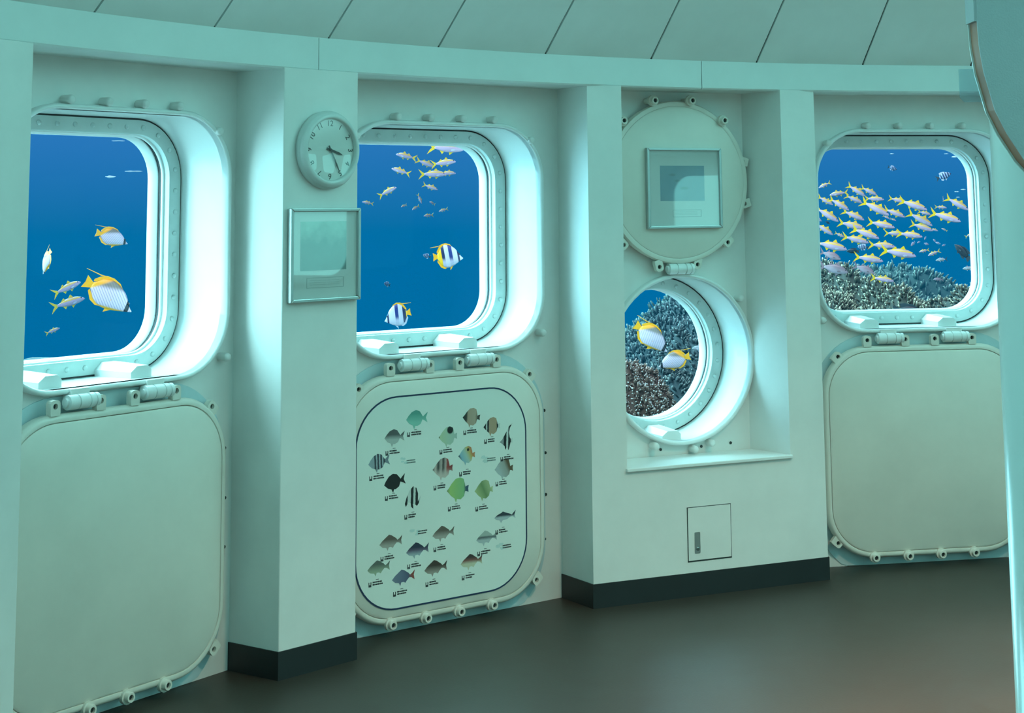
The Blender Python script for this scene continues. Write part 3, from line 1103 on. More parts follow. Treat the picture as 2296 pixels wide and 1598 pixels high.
FISH = [
    ('thread', -1.612, 6.156, 1.196, 13.0, -30.6, 0.209, 'large white butterflyfish with yellow tail, lowest in the leftmost window', 'fish outside the leftmost window'),
    ('thread', -1.708, 6.55, 1.405, 24.4, -16.7, 0.135, 'smaller butterflyfish swimming above the large one in the leftmost window', 'fish outside the leftmost window'),
    ('thread', -1.956, 6.509, 1.312, -227.0, -53.4, 0.113, 'butterflyfish turned away near the pillar edge of the leftmost window', 'fish outside the leftmost window'),
    ('goat', -2.061, 7.156, 1.177, 17.2, 24.9, 0.131, 'goatfish just left of the large butterflyfish, upper of the pair', 'fish outside the leftmost window'),
    ('goat', -2.166, 7.545, 1.092, 16.9, 16.5, 0.158, 'goatfish just left of the large butterflyfish, lower of the pair', 'fish outside the leftmost window'),
    ('goat', -2.386, 8.064, 0.929, 18.1, 22.2, 0.074, 'faint goatfish alone near the bottom of the leftmost window', 'fish outside the leftmost window'),
    ('goat', -0.403, 7.228, 1.775, 3.3, -3.2, 0.164, 'goatfish cut by the top edge of the window above the chart', 'fish outside the middle window'),
    ('goat', -0.435, 7.62, 1.721, 3.0, 7.7, 0.119, 'pale goatfish second from the top in the window above the chart', 'fish outside the middle window'),
    ('goat', -0.51, 7.986, 1.677, 3.6, 0.5, 0.138, 'goatfish third from the top, swimming right, window above the chart', 'fish outside the middle window'),
    ('goat', -0.468, 8.53, 1.693, 3.1, 1.0, 0.094, 'faint goatfish overlapping the third one in the window above the chart', 'fish outside the middle window'),
    ('goat', -0.655, 8.206, 1.773, -175.0, 13.5, 0.109, 'topmost goatfish swimming left in the window above the chart', 'fish outside the middle window'),
    ('goat', -0.605, 8.861, 1.756, 4.5, -20.7, 0.112, 'faint goatfish behind the one swimming left, window above the chart', 'fish outside the middle window'),
    ('goat', -0.631, 7.592, 1.683, -174.8, 18.4, 0.094, 'lower goatfish swimming left in the window above the chart', 'fish outside the middle window'),
    ('goat', -0.729, 7.95, 1.592, 4.9, 27.8, 0.101, 'bright goatfish apart from the others on the pillar side, window above the chart', 'fish outside the middle window'),
    ('goat', -0.566, 8.678, 1.624, 4.0, -19.3, 0.088, 'dim goatfish tilted nose down below the upper shoal, window above the chart', 'fish outside the middle window'),
    ('goat', -0.663, 9.244, 1.567, 35.0, -62.3, 0.063, 'tiny dim fish in the loose cluster at mid height, window above the chart', 'tiny fish cluster in the middle window'),
    ('goat', -0.757, 9.295, 1.527, -135.4, -16.0, 0.045, 'tiny dim fish in the loose cluster at mid height, window above the chart', 'tiny fish cluster in the middle window'),
    ('goat', -0.707, 9.531, 1.516, -135.8, -22.9, 0.059, 'tiny dim fish in the loose cluster at mid height, window above the chart', 'tiny fish cluster in the middle window'),
    ('goat', -0.625, 9.782, 1.543, -141.2, 24.0, 0.047, 'tiny dim fish in the loose cluster at mid height, window above the chart', 'tiny fish cluster in the middle window'),
    ('goat', -0.66, 9.97, 1.469, -146.2, -4.0, 0.07, 'tiny dim fish in the loose cluster at mid height, window above the chart', 'tiny fish cluster in the middle window'),
    ('goat', -0.543, 9.518, 1.501, -156.7, -14.5, 0.06, 'tiny dim fish in the loose cluster at mid height, window above the chart', 'tiny fish cluster in the middle window'),
    ('goat', -1.003, 9.683, 1.548, -174.0, 11.3, 0.07, 'very faint fish close to the pillar in the window above the chart', 'fish outside the middle window'),
    ('band', -0.388, 7.135, 1.3, 3.2, 3.6, 0.131, 'yellow butterflyfish with dark blue bands, upper of two in the middle window', 'fish outside the middle window'),
    ('bandb', -0.587, 6.883, 1.064, -174.3, -13.0, 0.115, 'white butterflyfish with dark bands near the bottom of the middle window', 'fish outside the middle window'),
    ('serg', -0.55, 8.168, 1.273, -146.7, 16.5, 0.048, 'tiny striped fish beside the tail of the yellow banded butterflyfish', 'fish outside the middle window'),
    ('serg', -0.801, 8.744, 1.11, -125.9, 15.7, 0.054, 'faint dark striped fish above the lower banded butterflyfish', 'fish outside the middle window'),
    ('thread', 0.528, 7.567, 0.911, -7.4, -37.1, 0.191, 'orange and white butterflyfish swimming nose down in the porthole', 'fish outside the porthole'),
    ('thread', 0.644, 7.758, 0.787, 176.7, -15.0, 0.157, 'butterflyfish facing left, lower of the two in the porthole', 'fish outside the porthole'),
    ('grey', 0.828, 8.309, 0.796, 174.2, 1.4, 0.09, 'pale grey fish half hidden at the right edge of the porthole', 'fish outside the porthole'),
    ('goat', 2.088, 8.302, 1.443, -14.2, -16.2, 0.163, 'goatfish leading the school, large and furthest right', 'fish outside the fish school window'),
    ('goat', 2.228, 8.603, 1.511, -14.5, -29.0, 0.137, 'goatfish above the leading one, highest at the front of the school', 'fish outside the fish school window'),
    ('goat', 1.767, 7.97, 1.273, -12.8, -9.0, 0.175, 'largest goatfish with dark eye, low in the middle of the school', 'fish outside the fish school window'),
    ('goat', 1.665, 8.189, 1.239, -11.7, -8.1, 0.149, 'goatfish just below and left of the largest one', 'fish outside the fish school window'),
    ('goat', 1.775, 8.395, 1.128, -12.3, -8.5, 0.12, 'lowest goatfish, alone right above the reef', 'fish outside the fish school window'),
    ('goat', 1.789, 8.445, 1.298, -12.1, -4.1, 0.14, 'goatfish partly hidden just behind and above the largest one', 'fish outside the fish school window'),
    ('goat', 1.873, 8.175, 1.356, -13.0, -7.4, 0.13, 'goatfish in mid school directly above the largest one', 'fish outside the fish school window'),
    ('goat', 1.914, 8.7, 1.354, -12.5, -2.9, 0.111, 'goatfish tucked behind the mid school goatfish above the largest one', 'fish outside the fish school window'),
    ('goat', 1.977, 8.379, 1.433, -13.5, -27.8, 0.143, 'goatfish behind the leading one, upper of two', 'fish outside the fish school window'),
    ('goat', 2.053, 8.672, 1.388, -13.5, -17.2, 0.126, 'goatfish behind the leading one, lower of two', 'fish outside the fish school window'),
    ('goat', 1.931, 8.325, 1.505, -13.0, -18.0, 0.152, 'goatfish at the top edge of the school, longest of that row', 'fish outside the fish school window'),
    ('goat', 1.992, 8.947, 1.532, -12.5, -13.2, 0.103, 'goatfish whose nose overlaps the tail of the longest top row goatfish', 'fish outside the fish school window'),
    ('goat', 1.689, 8.099, 1.492, -11.8, -26.6, 0.156, 'long goatfish sloping down in the upper half of the school', 'fish outside the fish school window'),
    ('goat', 1.895, 8.603, 1.465, -12.5, -20.9, 0.121, 'goatfish directly in front of the long sloping one', 'fish outside the fish school window'),
    ('goat', 1.748, 8.25, 1.408, -12.1, -11.7, 0.141, 'brightest whitish goatfish in the middle of the school', 'fish outside the fish school window'),
    ('goat', 1.624, 8.04, 1.368, -11.7, -19.4, 0.145, 'goatfish sloping down below the bright whitish one', 'fish outside the fish school window'),
    ('goat', 1.64, 8.471, 1.403, -11.1, -13.7, 0.144, 'goatfish just left of the brightest whitish one', 'fish outside the fish school window'),
    ('goat', 1.63, 8.326, 1.333, -11.3, -12.8, 0.14, 'slender goatfish above the striped damselfish inside the school', 'fish outside the fish school window'),
    ('goat', 1.661, 8.522, 1.455, -11.2, -22.7, 0.127, 'goatfish below left of the long sloping one at mid height', 'fish outside the fish school window'),
    ('goat', 1.559, 8.363, 1.513, -10.5, -30.6, 0.122, 'steeply sloping goatfish in the upper left of the school', 'fish outside the fish school window'),
    ('goat', 1.702, 8.623, 1.585, -10.8, -31.7, 0.113, 'topmost goatfish of the school, tail pointing up', 'fish outside the fish school window'),
    ('goat', 1.852, 9.025, 1.584, -11.3, -25.9, 0.101, 'second goatfish of the topmost pair, just right of the first', 'fish outside the fish school window'),
    ('goat', 1.783, 9.112, 1.541, -11.0, -23.3, 0.106, 'faint goatfish right below the topmost one', 'fish outside the fish school window'),
    ('goat', 1.83, 8.783, 1.539, -11.8, -2.5, 0.106, 'level goatfish just below the topmost pair', 'fish outside the fish school window'),
    ('goat', 1.719, 9.2, 1.573, 169.4, -7.6, 0.109, 'goatfish swimming left against the school near its top', 'fish outside the fish school window'),
    ('goat', 1.567, 8.795, 1.616, 169.6, -23.3, 0.073, 'small goatfish high up by the window edge, swimming left', 'fish outside the fish school window'),
    ('goat', 1.549, 8.697, 1.533, -10.0, -28.3, 0.095, 'goatfish with tail cut off by the window edge, upper of three', 'fish outside the fish school window'),
    ('goat', 1.475, 8.255, 1.462, -10.3, -30.5, 0.139, 'goatfish with tail cut off by the window edge, middle of three', 'fish outside the fish school window'),
    ('goat', 1.51, 8.548, 1.385, -10.5, -32.3, 0.113, 'goatfish with tail cut off by the window edge, lowest of three', 'fish outside the fish school window'),
    ('goat', 1.436, 7.962, 1.311, -10.5, -11.5, 0.165, 'large pale pinkish goatfish at the window edge of the school', 'fish outside the fish school window'),
    ('goat', 1.732, 9.297, 1.339, -11.0, -25.2, 0.062, 'small faint goatfish above the head of the large pale pinkish one', 'fish outside the fish school window'),
    ('dusk', 1.477, 8.207, 1.258, -10.8, -19.0, 0.114, 'dusky fish with pale face at the window edge below the school', 'fish outside the fish school window'),
    ('dusk', 1.464, 8.062, 1.196, -10.8, -12.6, 0.149, 'large greyish pink fish low at the window edge above the reef', 'fish outside the fish school window'),
    ('dusk', 1.729, 8.626, 1.171, -12.1, -20.6, 0.123, 'dusky mauve fish with a yellow spot above the reef', 'fish outside the fish school window'),
    ('goat', 2.072, 9.623, 1.435, -12.3, -24.7, 0.046, 'tiny faint goatfish below the long sloping one, first of a pair', 'fish outside the fish school window'),
    ('goat', 2.177, 9.92, 1.418, -12.6, -20.6, 0.04, 'tiny faint goatfish below the long sloping one, second of a pair', 'fish outside the fish school window'),
    ('goat', 2.423, 9.659, 1.54, 57.6, -68.2, 0.032, 'small round fish seen end on behind the leading goatfish', 'fish outside the fish school window'),
    ('goat', 2.333, 9.367, 1.49, -14.0, -4.9, 0.07, 'small goatfish just above the tail of the leading goatfish', 'fish outside the fish school window'),
    ('goat', 2.258, 9.453, 1.458, -13.5, -14.0, 0.08, 'small goatfish below the longest top row goatfish', 'fish outside the fish school window'),
    ('goat', 2.382, 9.75, 1.357, -14.0, -15.5, 0.052, 'tiny goatfish at the nose of the lower goatfish behind the leader', 'fish outside the fish school window'),
    ('goat', 2.496, 9.95, 1.353, 165.5, 25.9, 0.039, 'small pale goatfish alone below the leading one, facing left', 'fish outside the fish school window'),
    ('goat', 2.419, 9.094, 1.335, -14.4, 24.7, 0.054, 'small goatfish cut by the far window edge, below the leading goatfish', 'fish outside the fish school window'),
    ('goat', 2.202, 9.257, 1.246, 167.0, -12.2, 0.06, 'small goatfish swimming left below the pink fry, upper one', 'fish outside the fish school window'),
    ('goat', 2.307, 9.457, 1.227, 166.9, -21.6, 0.078, 'small goatfish swimming left below the pink fry, lower one', 'fish outside the fish school window'),
    ('grey', 2.206, 8.88, 1.208, 166.2, -5.6, 0.065, 'grey fish with a dark tail in open water', 'fish outside the fish school window'),
    ('dark', 2.149, 8.219, 1.267, 163.4, 50.4, 0.107, 'dark blue black fish hanging nose up in open water', 'fish outside the fish school window'),
    ('grey', 2.306, 8.706, 1.167, 165.3, -2.9, 0.067, 'grey fish at the far edge of the window above the reef', 'fish outside the fish school window'),
    ('serg', 2.088, 8.302, 1.649, -14.5, 21.1, 0.082, 'striped damselfish alone at the top of the fish school window', 'fish outside the fish school window'),
    ('dusk', 2.35, 9.555, 1.072, 166.1, 2.5, 0.06, 'small reddish brown fish over the far reef', 'fish outside the fish school window'),
    ('serg', 1.572, 7.842, 1.305, 168.5, 6.9, 0.057, 'blue and black striped damselfish inside the school', 'fish outside the fish school window'),
    ('serg', 2.098, 9.53, 1.721, -12.0, -17.2, 0.056, 'tiny faint striped fish near the top of the fish school window', 'fish outside the fish school window'),
    ('pink', 2.341, 10.126, 1.267, 188.4, -45.3, 0.04, 'tiny pink fry in the cluster right of the school', 'pink fry right of the school'),
    ('pink', 2.423, 10.324, 1.271, 187.5, -27.9, 0.024, 'tiny pink fry in the cluster right of the school', 'pink fry right of the school'),
    ('pink', 2.397, 10.036, 1.302, 198.6, -58.4, 0.026, 'tiny pink fry in the cluster right of the school', 'pink fry right of the school'),
    ('pink', 2.519, 10.522, 1.255, 6.2, -15.0, 0.035, 'tiny pink fry in the cluster right of the school', 'pink fry right of the school'),
    ('pink', 2.502, 10.235, 1.282, 184.8, 49.6, 0.026, 'tiny pink fry in the cluster right of the school', 'pink fry right of the school'),
    ('pink', 2.571, 10.431, 1.262, 165.7, 18.9, 0.033, 'tiny pink fry in the cluster right of the school', 'pink fry right of the school'),
    ('pink', 2.657, 10.628, 1.243, 186.5, -19.3, 0.027, 'tiny pink fry in the cluster right of the school', 'pink fry right of the school'),
    ('dark', 1.845, 9.502, 1.242, 168.9, 4.4, 0.074, 'dark fish partly hidden behind the lower part of the school', 'fish outside the fish school window'),
    ('dark', 1.779, 7.831, 0.998, -13.1, -4.5, 0.155, 'black fish with a green back at the bottom edge of the fish school window', 'fish outside the fish school window'),
    ('dark', 1.735, 9.683, 1.406, 169.5, 32.0, 0.031, 'small dark fish among the goatfish at the window edge', 'fish outside the fish school window'),
    ('pink', 1.646, 9.48, 1.427, -10.1, -30.7, 0.042, 'tiny pink fish at the window edge of the school', 'fish outside the fish school window'),
]

# ================================================================== THE SEA OUTSIDE
# ------------------------------------------------------------------ fish anatomy, unit length, snout at +x
def interp(pts, xs):
    pts = sorted(pts)
    return np.interp(xs, [p[0] for p in pts], [p[1] for p in pts])


SHAPES = {
    'goat': dict(up=[(.5, -.02), (.45, .03), (.38, .07), (.28, .108), (.15, .125), (0, .117), (-.12, .088), (-.22, .052), (-.30, .032)],
                 lo=[(.5, -.035), (.45, -.06), (.38, -.08), (.28, -.10), (.15, -.112), (0, -.105), (-.12, -.078), (-.22, -.045), (-.30, -.030)], th=.62,
                 tail=[(-.28, .032), (-.36, .085), (-.50, .19), (-.43, .07), (-.37, 0), (-.43, -.07), (-.50, -.19), (-.36, -.085), (-.28, -.032)],
                 dorsal=[[(.20, .115), (.135, .21), (.09, .17), (.05, .118)], [(-.04, .105), (-.075, .165), (-.13, .12), (-.18, .068)]],
                 anal=[[(-.03, -.095), (-.09, -.165), (-.12, -.11), (-.16, -.06)], [(.22, -.10), (.12, -.18), (.10, -.11)]], eye=(.405, .035, .019), pec=(.25, -.04)),
    'butter': dict(up=[(.5, -.055), (.455, -.035), (.41, .01), (.34, .085), (.24, .165), (.08, .245), (-.10, .265), (-.22, .215), (-.30, .11), (-.36, .05)],
                   lo=[(.5, -.075), (.455, -.095), (.41, -.115), (.34, -.145), (.24, -.19), (.08, -.245), (-.08, -.255), (-.22, -.20), (-.30, -.10), (-.36, -.045)], th=.36,
                   tail=[(-.34, .048), (-.42, .085), (-.50, .12), (-.48, 0), (-.50, -.12), (-.42, -.08), (-.34, -.045)],
                   dorsal=[[(.16, .20), (.08, .262), (-.06, .292), (-.20, .272), (-.30, .20), (-.365, .115), (-.36, .075), (-.31, .10), (-.22, .20), (-.10, .25), (.08, .23)],
                           [(-.16, .272), (-.30, .240), (-.58, .215), (-.585, .207), (-.30, .222), (-.20, .255)]],
                   anal=[[(-.02, -.24), (-.12, -.275), (-.25, -.235), (-.36, -.115), (-.35, -.07), (-.22, -.18)], [(.20, -.18), (.06, -.31), (.06, -.235)]], eye=(.385, .03, .022), pec=(.18, -.05)),
    'damsel': dict(up=[(.5, -.01), (.43, .06), (.32, .145), (.15, .205), (0, .205), (-.15, .14), (-.24, .065), (-.30, .045)],
                   lo=[(.5, -.03), (.43, -.075), (.32, -.145), (.15, -.20), (0, -.20), (-.15, -.135), (-.24, -.06), (-.30, -.042)], th=.42,
                   tail=[(-.28, .045), (-.36, .10), (-.50, .18), (-.42, .04), (-.41, -.02), (-.50, -.17), (-.36, -.09), (-.28, -.042)],
                   dorsal=[[(.22, .17), (.10, .25), (-.08, .27), (-.20, .24), (-.20, .10), (0, .19)]],
                   anal=[[(.0, -.19), (-.10, -.26), (-.20, -.20), (-.18, -.10)], [(.18, -.19), (.06, -.30), (.06, -.19)]], eye=(.38, .04, .022), pec=(.2, -.03)),
    'angel': dict(up=[(.5, -.04), (.42, .03), (.32, .10), (.16, .15), (-.05, .155), (-.20, .11), (-.30, .07)],
                  lo=[(.5, -.06), (.42, -.09), (.32, -.125), (.16, -.155), (-.05, -.15), (-.20, -.105), (-.30, -.065)], th=.45,
                  tail=[(-.28, .07), (-.40, .12), (-.50, .13), (-.47, 0), (-.50, -.13), (-.40, -.12), (-.28, -.065)],
                  dorsal=[[(.28, .11), (.10, .205), (-.15, .215), (-.30, .19), (-.24, .085), (0, .14)]],
                  anal=[[(.05, -.14), (-.15, -.20), (-.28, -.17), (-.22, -.09)], [(.22, -.13), (.10, -.22), (.10, -.14)]], eye=(.39, .02, .018), pec=(.2, -.03)),
}


def fish_body(sh, zs=1.0, n=16, seg=12):
    xs = np.concatenate([np.linspace(.5, .36, 5), np.linspace(.30, min(p[0] for p in sh['up']), n - 5)])
    up, lo = interp(sh['up'], xs) * zs, interp(sh['lo'], xs) * zs
    loops = []
    for x, a, b in zip(xs, up, lo):
        c, h = (a + b) / 2, (a - b) / 2
        w = max(.012, min(h * sh['th'] / max(zs, 1), .085))
        if x < .0:
            w *= max(.25, 1 + (x) * 1.9)
        loops.append([(x, w * math.cos(2 * math.pi * i / seg), c + h * math.sin(2 * math.pi * i / seg)) for i in range(seg)])
    return MB().loft(loops, cap0=True, cap1=True)


def fin_mesh(name, poly, mat, th=.006, zs=1.0):
    me = prism_fan([(x, z * zs) for x, z in poly], -th, th)
    me.name = name
    me.materials.append(mat)
    return me


EYE_M = plain('fish_eye', (.006, .006, .008), .15)
EYE_RING = plain('fish_eye_ring', (.65, .6, .45), .3)


def fish_mat(name, fn, rough=.38):
    t = NT(name)
    o, x, y, z = t.obj()
    return t.principled(fn(t, o, x, y, z), rough, spec=.4)


def c_goat(t, o, x, y, z):
    base = t.ramp(t.rng(z, -.12, .13), [(0, (.50, .32, .42)), (.45, (.44, .27, .38)), (.62, (.39, .23, .31)), (.70, (.60, .33, .01)), (.77, (.54, .28, .03)), (.84, (.36, .20, .16)), (1, (.40, .22, .04))])
    return t.mix(t.rng(t.noise(18, 3, .6, o), .55, .8, 0, .3), base, (.56, .44, .52))


def c_thread(t, o, x, y, z):
    # white flank with fine slanting lines, yellow rear and back, black band by the snout
    l1 = t.math('ADD', t.math('MULTIPLY', x, .75), z)
    s = t.math('SINE', t.math('MULTIPLY', l1, 120))
    flank = t.mix(t.rng(s, .3, 1.0, 0, .75), (.56, .40, .47), (.19, .14, .24))
    yel = t.ramp(t.rng(z, -.1, .2), [(0, (.78, .36, .004)), (1, (.70, .22, .003))])
    rear = t.rng(t.math('SUBTRACT', t.math('MULTIPLY', z, .9), t.math('MULTIPLY', x, 1.0)), .25, .33, 0, 1, True)
    grey = t.rng(t.math('SUBTRACT', t.math('MULTIPLY', z, 1.1), t.math('MULTIPLY', x, .35)), .08, .20, 0, .85, True)
    c = t.mix(grey, flank, (.11, .08, .045))
    c = t.mix(rear, c, yel)
    edge = t.rng(t.math('ADD', z, t.math('MULTIPLY', x, -.25)), -.235, -.20, 1, 0, True)
    c = t.mix(edge, c, (.74, .30, .01))
    bx = t.math('ADD', x, t.math('MULTIPLY', z, .15))
    band = t.math('MULTIPLY', t.math('GREATER_THAN', bx, .355), t.math('LESS_THAN', bx, .425))
    c = t.mix(band, c, (.012, .012, .02))
    return c


def c_band(yrear):
    def f(t, o, x, y, z):
        v = t.math('ADD', t.math('ADD', x, t.math('MULTIPLY', z, .12)), .5)
        c = t.ramp(v, [(0, (.78, .38, .003)), (.26 if yrear else .14, (.76, .35, .004)), (.30 if yrear else .18, (.010, .014, .06)), (.40 if yrear else .30, (.48, .40, .48)), (.54 if yrear else .46, (.012, .02, .14)),
                       (.66 if yrear else .58, (.50, .42, .50)), (.82, (.012, .016, .07)), (.88, (.52, .44, .52))], 'CONSTANT')
        low = t.rng(z, -.20, -.02, 1, 0, True)
        low = t.math('MULTIPLY', low, t.math('MULTIPLY', t.math('GREATER_THAN', v, .30), t.math('LESS_THAN', v, .80)))
        return t.mix(t.math('MULTIPLY', low, .85), c, (.46, .37, .45))
    return f


def c_serg(t, o, x, y, z):
    s = t.math('SINE', t.math('ADD', t.math('MULTIPLY', x, 42), 1.0))
    return t.mix(t.rng(s, -.35, .05), (.24, .27, .38), (.012, .02, .07))


def c_flat(a, b):
    return lambda t, o, x, y, z: t.mix(t.rng(t.math('ADD', z, t.math('MULTIPLY', t.noise(8, 3, .5, o), .08)), -.10, .14), b, a)


YFIN = fish_mat('yellow_fin', lambda t, o, x, y, z: t.mix(t.noise(20, 2, .5, o), (.74, .42, .003), (.64, .34, .005)))
OFIN = fish_mat('orange_fin', lambda t, o, x, y, z: t.mix(t.noise(20, 2, .5, o), (.78, .34, .003), (.72, .24, .003)))
WFIN = fish_mat('pale_fin', lambda t, o, x, y, z: t.mix(t.noise(20, 2, .5, o), (.46, .42, .5), (.34, .32, .4)))
DFIN = fish_mat('dark_fin', lambda t, o, x, y, z: t.mix(t.noise(20, 2, .5, o), (.012, .02, .03), (.03, .04, .05)))
MFIN = fish_mat('dusky_fin', lambda t, o, x, y, z: t.mix(t.noise(20, 2, .5, o), (.26, .16, .18), (.18, .11, .13)))
SPEC = {
    'goat': ('goat', 1.0, fish_mat('goatfish_skin', c_goat), YFIN, YFIN, YFIN, 'goatfish'),
    'thread': ('butter', 1.0, fish_mat('threadfin_skin', c_thread), OFIN, OFIN, OFIN, 'butterflyfish'),
    'band': ('butter', 1.5, fish_mat('banded_skin', c_band(True)), OFIN, OFIN, OFIN, 'butterflyfish'),
    'bandb': ('butter', 1.55, fish_mat('banded_pale_skin', c_band(False)), OFIN, OFIN, WFIN, 'butterflyfish'),
    'serg': ('damsel', 1.05, fish_mat('striped_damsel_skin', c_serg), DFIN, WFIN, WFIN, 'damselfish'),
    'grey': ('goat', 1.15, fish_mat('grey_fish_skin', c_flat((.20, .20, .22), (.40, .36, .36))), DFIN, MFIN, WFIN, 'reef_fish'),
    'pink': ('damsel', .95, fish_mat('pink_fish_skin', c_flat((.36, .24, .30), (.50, .38, .44))), WFIN, WFIN, WFIN, 'reef_fish'),
    'dusk': ('goat', 1.25, fish_mat('dusky_fish_skin', c_flat((.20, .12, .14), (.46, .33, .38))), MFIN, MFIN, MFIN, 'reef_fish'),
    'dark': ('angel', 1.15, fish_mat('dark_fish_skin', c_flat((.008, .014, .022), (.016, .024, .036))), DFIN, DFIN, DFIN, 'reef_fish'),
}
FD = {}
for sp, (shn, zs, skin, tailm, dorm, analm, nm) in SPEC.items():
    sh = SHAPES[shn]
    parts = [('body', fish_body(sh, zs).data('body', skin, True), None)]
    parts.append(('tail_fin', fin_mesh('tail_fin', sh['tail'], tailm, .007, min(zs, 1.15)), None))
    for q in sh['dorsal']:
        parts.append(('dorsal_fin', fin_mesh('dorsal_fin', q, dorm, .005, zs), None))
    for k, q in enumerate(sh['anal']):
        parts.append(('anal_fin' if k == 0 else 'pelvic_fin', fin_mesh('anal_fin', q, analm, .005, zs), None))
    ex, ez, er = sh['eye']
    xs = np.array([ex])
    h = float((interp(sh['up'], xs)[0] - interp(sh['lo'], xs)[0]) / 2 * zs)
    wy = max(.012, min(h * sh['th'] / max(zs, 1), .085)) * .86
    m = MB()
    m.lathe([(-.010, er * .5), (-.004, er), (.004, er), (.010, er * .5)], 'y', seg=10)
    ed = m.data('eye', EYE_M, True)
    m = MB()
    px, pz = sh['pec']
    pw = .06
    pd = fin_mesh('pectoral_fin', [(0, .018), (-.07, .022), (-.12, -.005), (-.09, -.035), (0, -.018)], analm if sp != 'goat' else WFIN, .004)
    for s in (-1, 1):
        parts.append(('eye', ed, Matrix.Translation((ex, s * wy, ez * zs))))
        parts.append(('pectoral_fin', pd, Matrix.Translation((px, s * min(.075, .5 * sh['th'] * .24), pz)) @ Matrix.Rotation(s * rad(-18), 4, 'Z')))
    FD[sp] = parts

for sp, x, y, z, az, pit, L, lab, grp in FISH:
    nm = SPEC[sp][6]
    root = ob(nm, None, None, Matrix.Translation((x, y, z)) @ Matrix.Rotation(rad(az), 4, 'Z') @ Matrix.Rotation(-rad(pit), 4, 'Y') @ Matrix.Scale(L, 4))
    tag(root, lab, 'fish', grp)
    for pn, data, M in FD[sp]:
        if L < .055 and pn in ('eye', 'pectoral_fin', 'pelvic_fin'):
            continue
        ob(pn, data, root, M)

# small pale blobs modelling glints of light from the water surface
GLINTS = [
    (-1.646, 6.37, 1.783, 14.5, 0.051, 'modelled streak of reflected light at the very top of the leftmost window'),
    (-1.641, 6.249, 1.64, 14.7, 0.04, 'modelled white light glint high in the leftmost window above the butterflyfish'),
    (-1.718, 6.917, 1.677, 14.0, 0.074, 'thin modelled light streak just right of the white glint, leftmost window'),
    (2.177, 8.409, 1.75, -14.5, 0.031, 'tiny modelled light glint near the top of the fish school window'),
    (2.183, 8.596, 1.772, -14.2, 0.023, 'tiny modelled light glint near the top of the fish school window'),
    (2.174, 8.688, 1.668, -14.0, 0.021, 'tiny modelled light glint near the top of the fish school window'),
    (2.206, 8.506, 1.571, -14.5, 0.023, 'tiny modelled light glint near the top of the fish school window'),
    (2.319, 8.802, 1.585, -14.8, 0.028, 'tiny modelled light glint near the top of the fish school window'),
    (2.237, 8.604, 1.543, -14.6, 0.021, 'tiny modelled light glint near the top of the fish school window'),
    (1.949, 8.846, 1.783, -12.4, 0.024, 'tiny modelled light glint near the top of the fish school window'),
]
GLINT_M = plain('painted_glint', (.34, .38, .44), .6)
for k_, (x, y, z, az, L, lab) in enumerate(GLINTS):
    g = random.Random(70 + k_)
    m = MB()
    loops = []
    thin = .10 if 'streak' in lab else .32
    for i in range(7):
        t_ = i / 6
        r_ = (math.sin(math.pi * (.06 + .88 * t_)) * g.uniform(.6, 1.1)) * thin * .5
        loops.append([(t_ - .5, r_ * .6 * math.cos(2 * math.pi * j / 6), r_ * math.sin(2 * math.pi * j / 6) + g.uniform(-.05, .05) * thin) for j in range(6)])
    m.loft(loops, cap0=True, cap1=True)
    o_ = m.build('modelled_glint', GLINT_M, None, True, Matrix.Translation((x, y, z)) @ Matrix.Rotation(rad(az), 4, 'Z') @ Matrix.Scale(L, 4))
    tag(o_, lab, 'debris', 'modelled light glints near the surface')

# ------------------------------------------------------------------ coral mounds
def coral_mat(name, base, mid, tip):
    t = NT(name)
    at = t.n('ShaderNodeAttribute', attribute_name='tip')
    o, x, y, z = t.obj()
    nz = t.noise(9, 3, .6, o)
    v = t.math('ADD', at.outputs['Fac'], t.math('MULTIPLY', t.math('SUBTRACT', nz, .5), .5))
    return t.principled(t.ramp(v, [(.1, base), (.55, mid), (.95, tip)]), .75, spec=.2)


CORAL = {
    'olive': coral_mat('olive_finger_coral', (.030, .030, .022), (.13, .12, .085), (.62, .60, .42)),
    'slate': coral_mat('slate_finger_coral', (.012, .018, .020), (.055, .068, .066), (.26, .29, .26)),  # bases darkened for the shadow in the gaps between fingers
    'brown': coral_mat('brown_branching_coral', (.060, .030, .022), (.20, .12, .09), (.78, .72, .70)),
    'far': coral_mat('hazed_coral', (.04, .06, .05), (.12, .15, .12), (.36, .40, .30)),  # contrast lowered in the colours to add to the haze
}


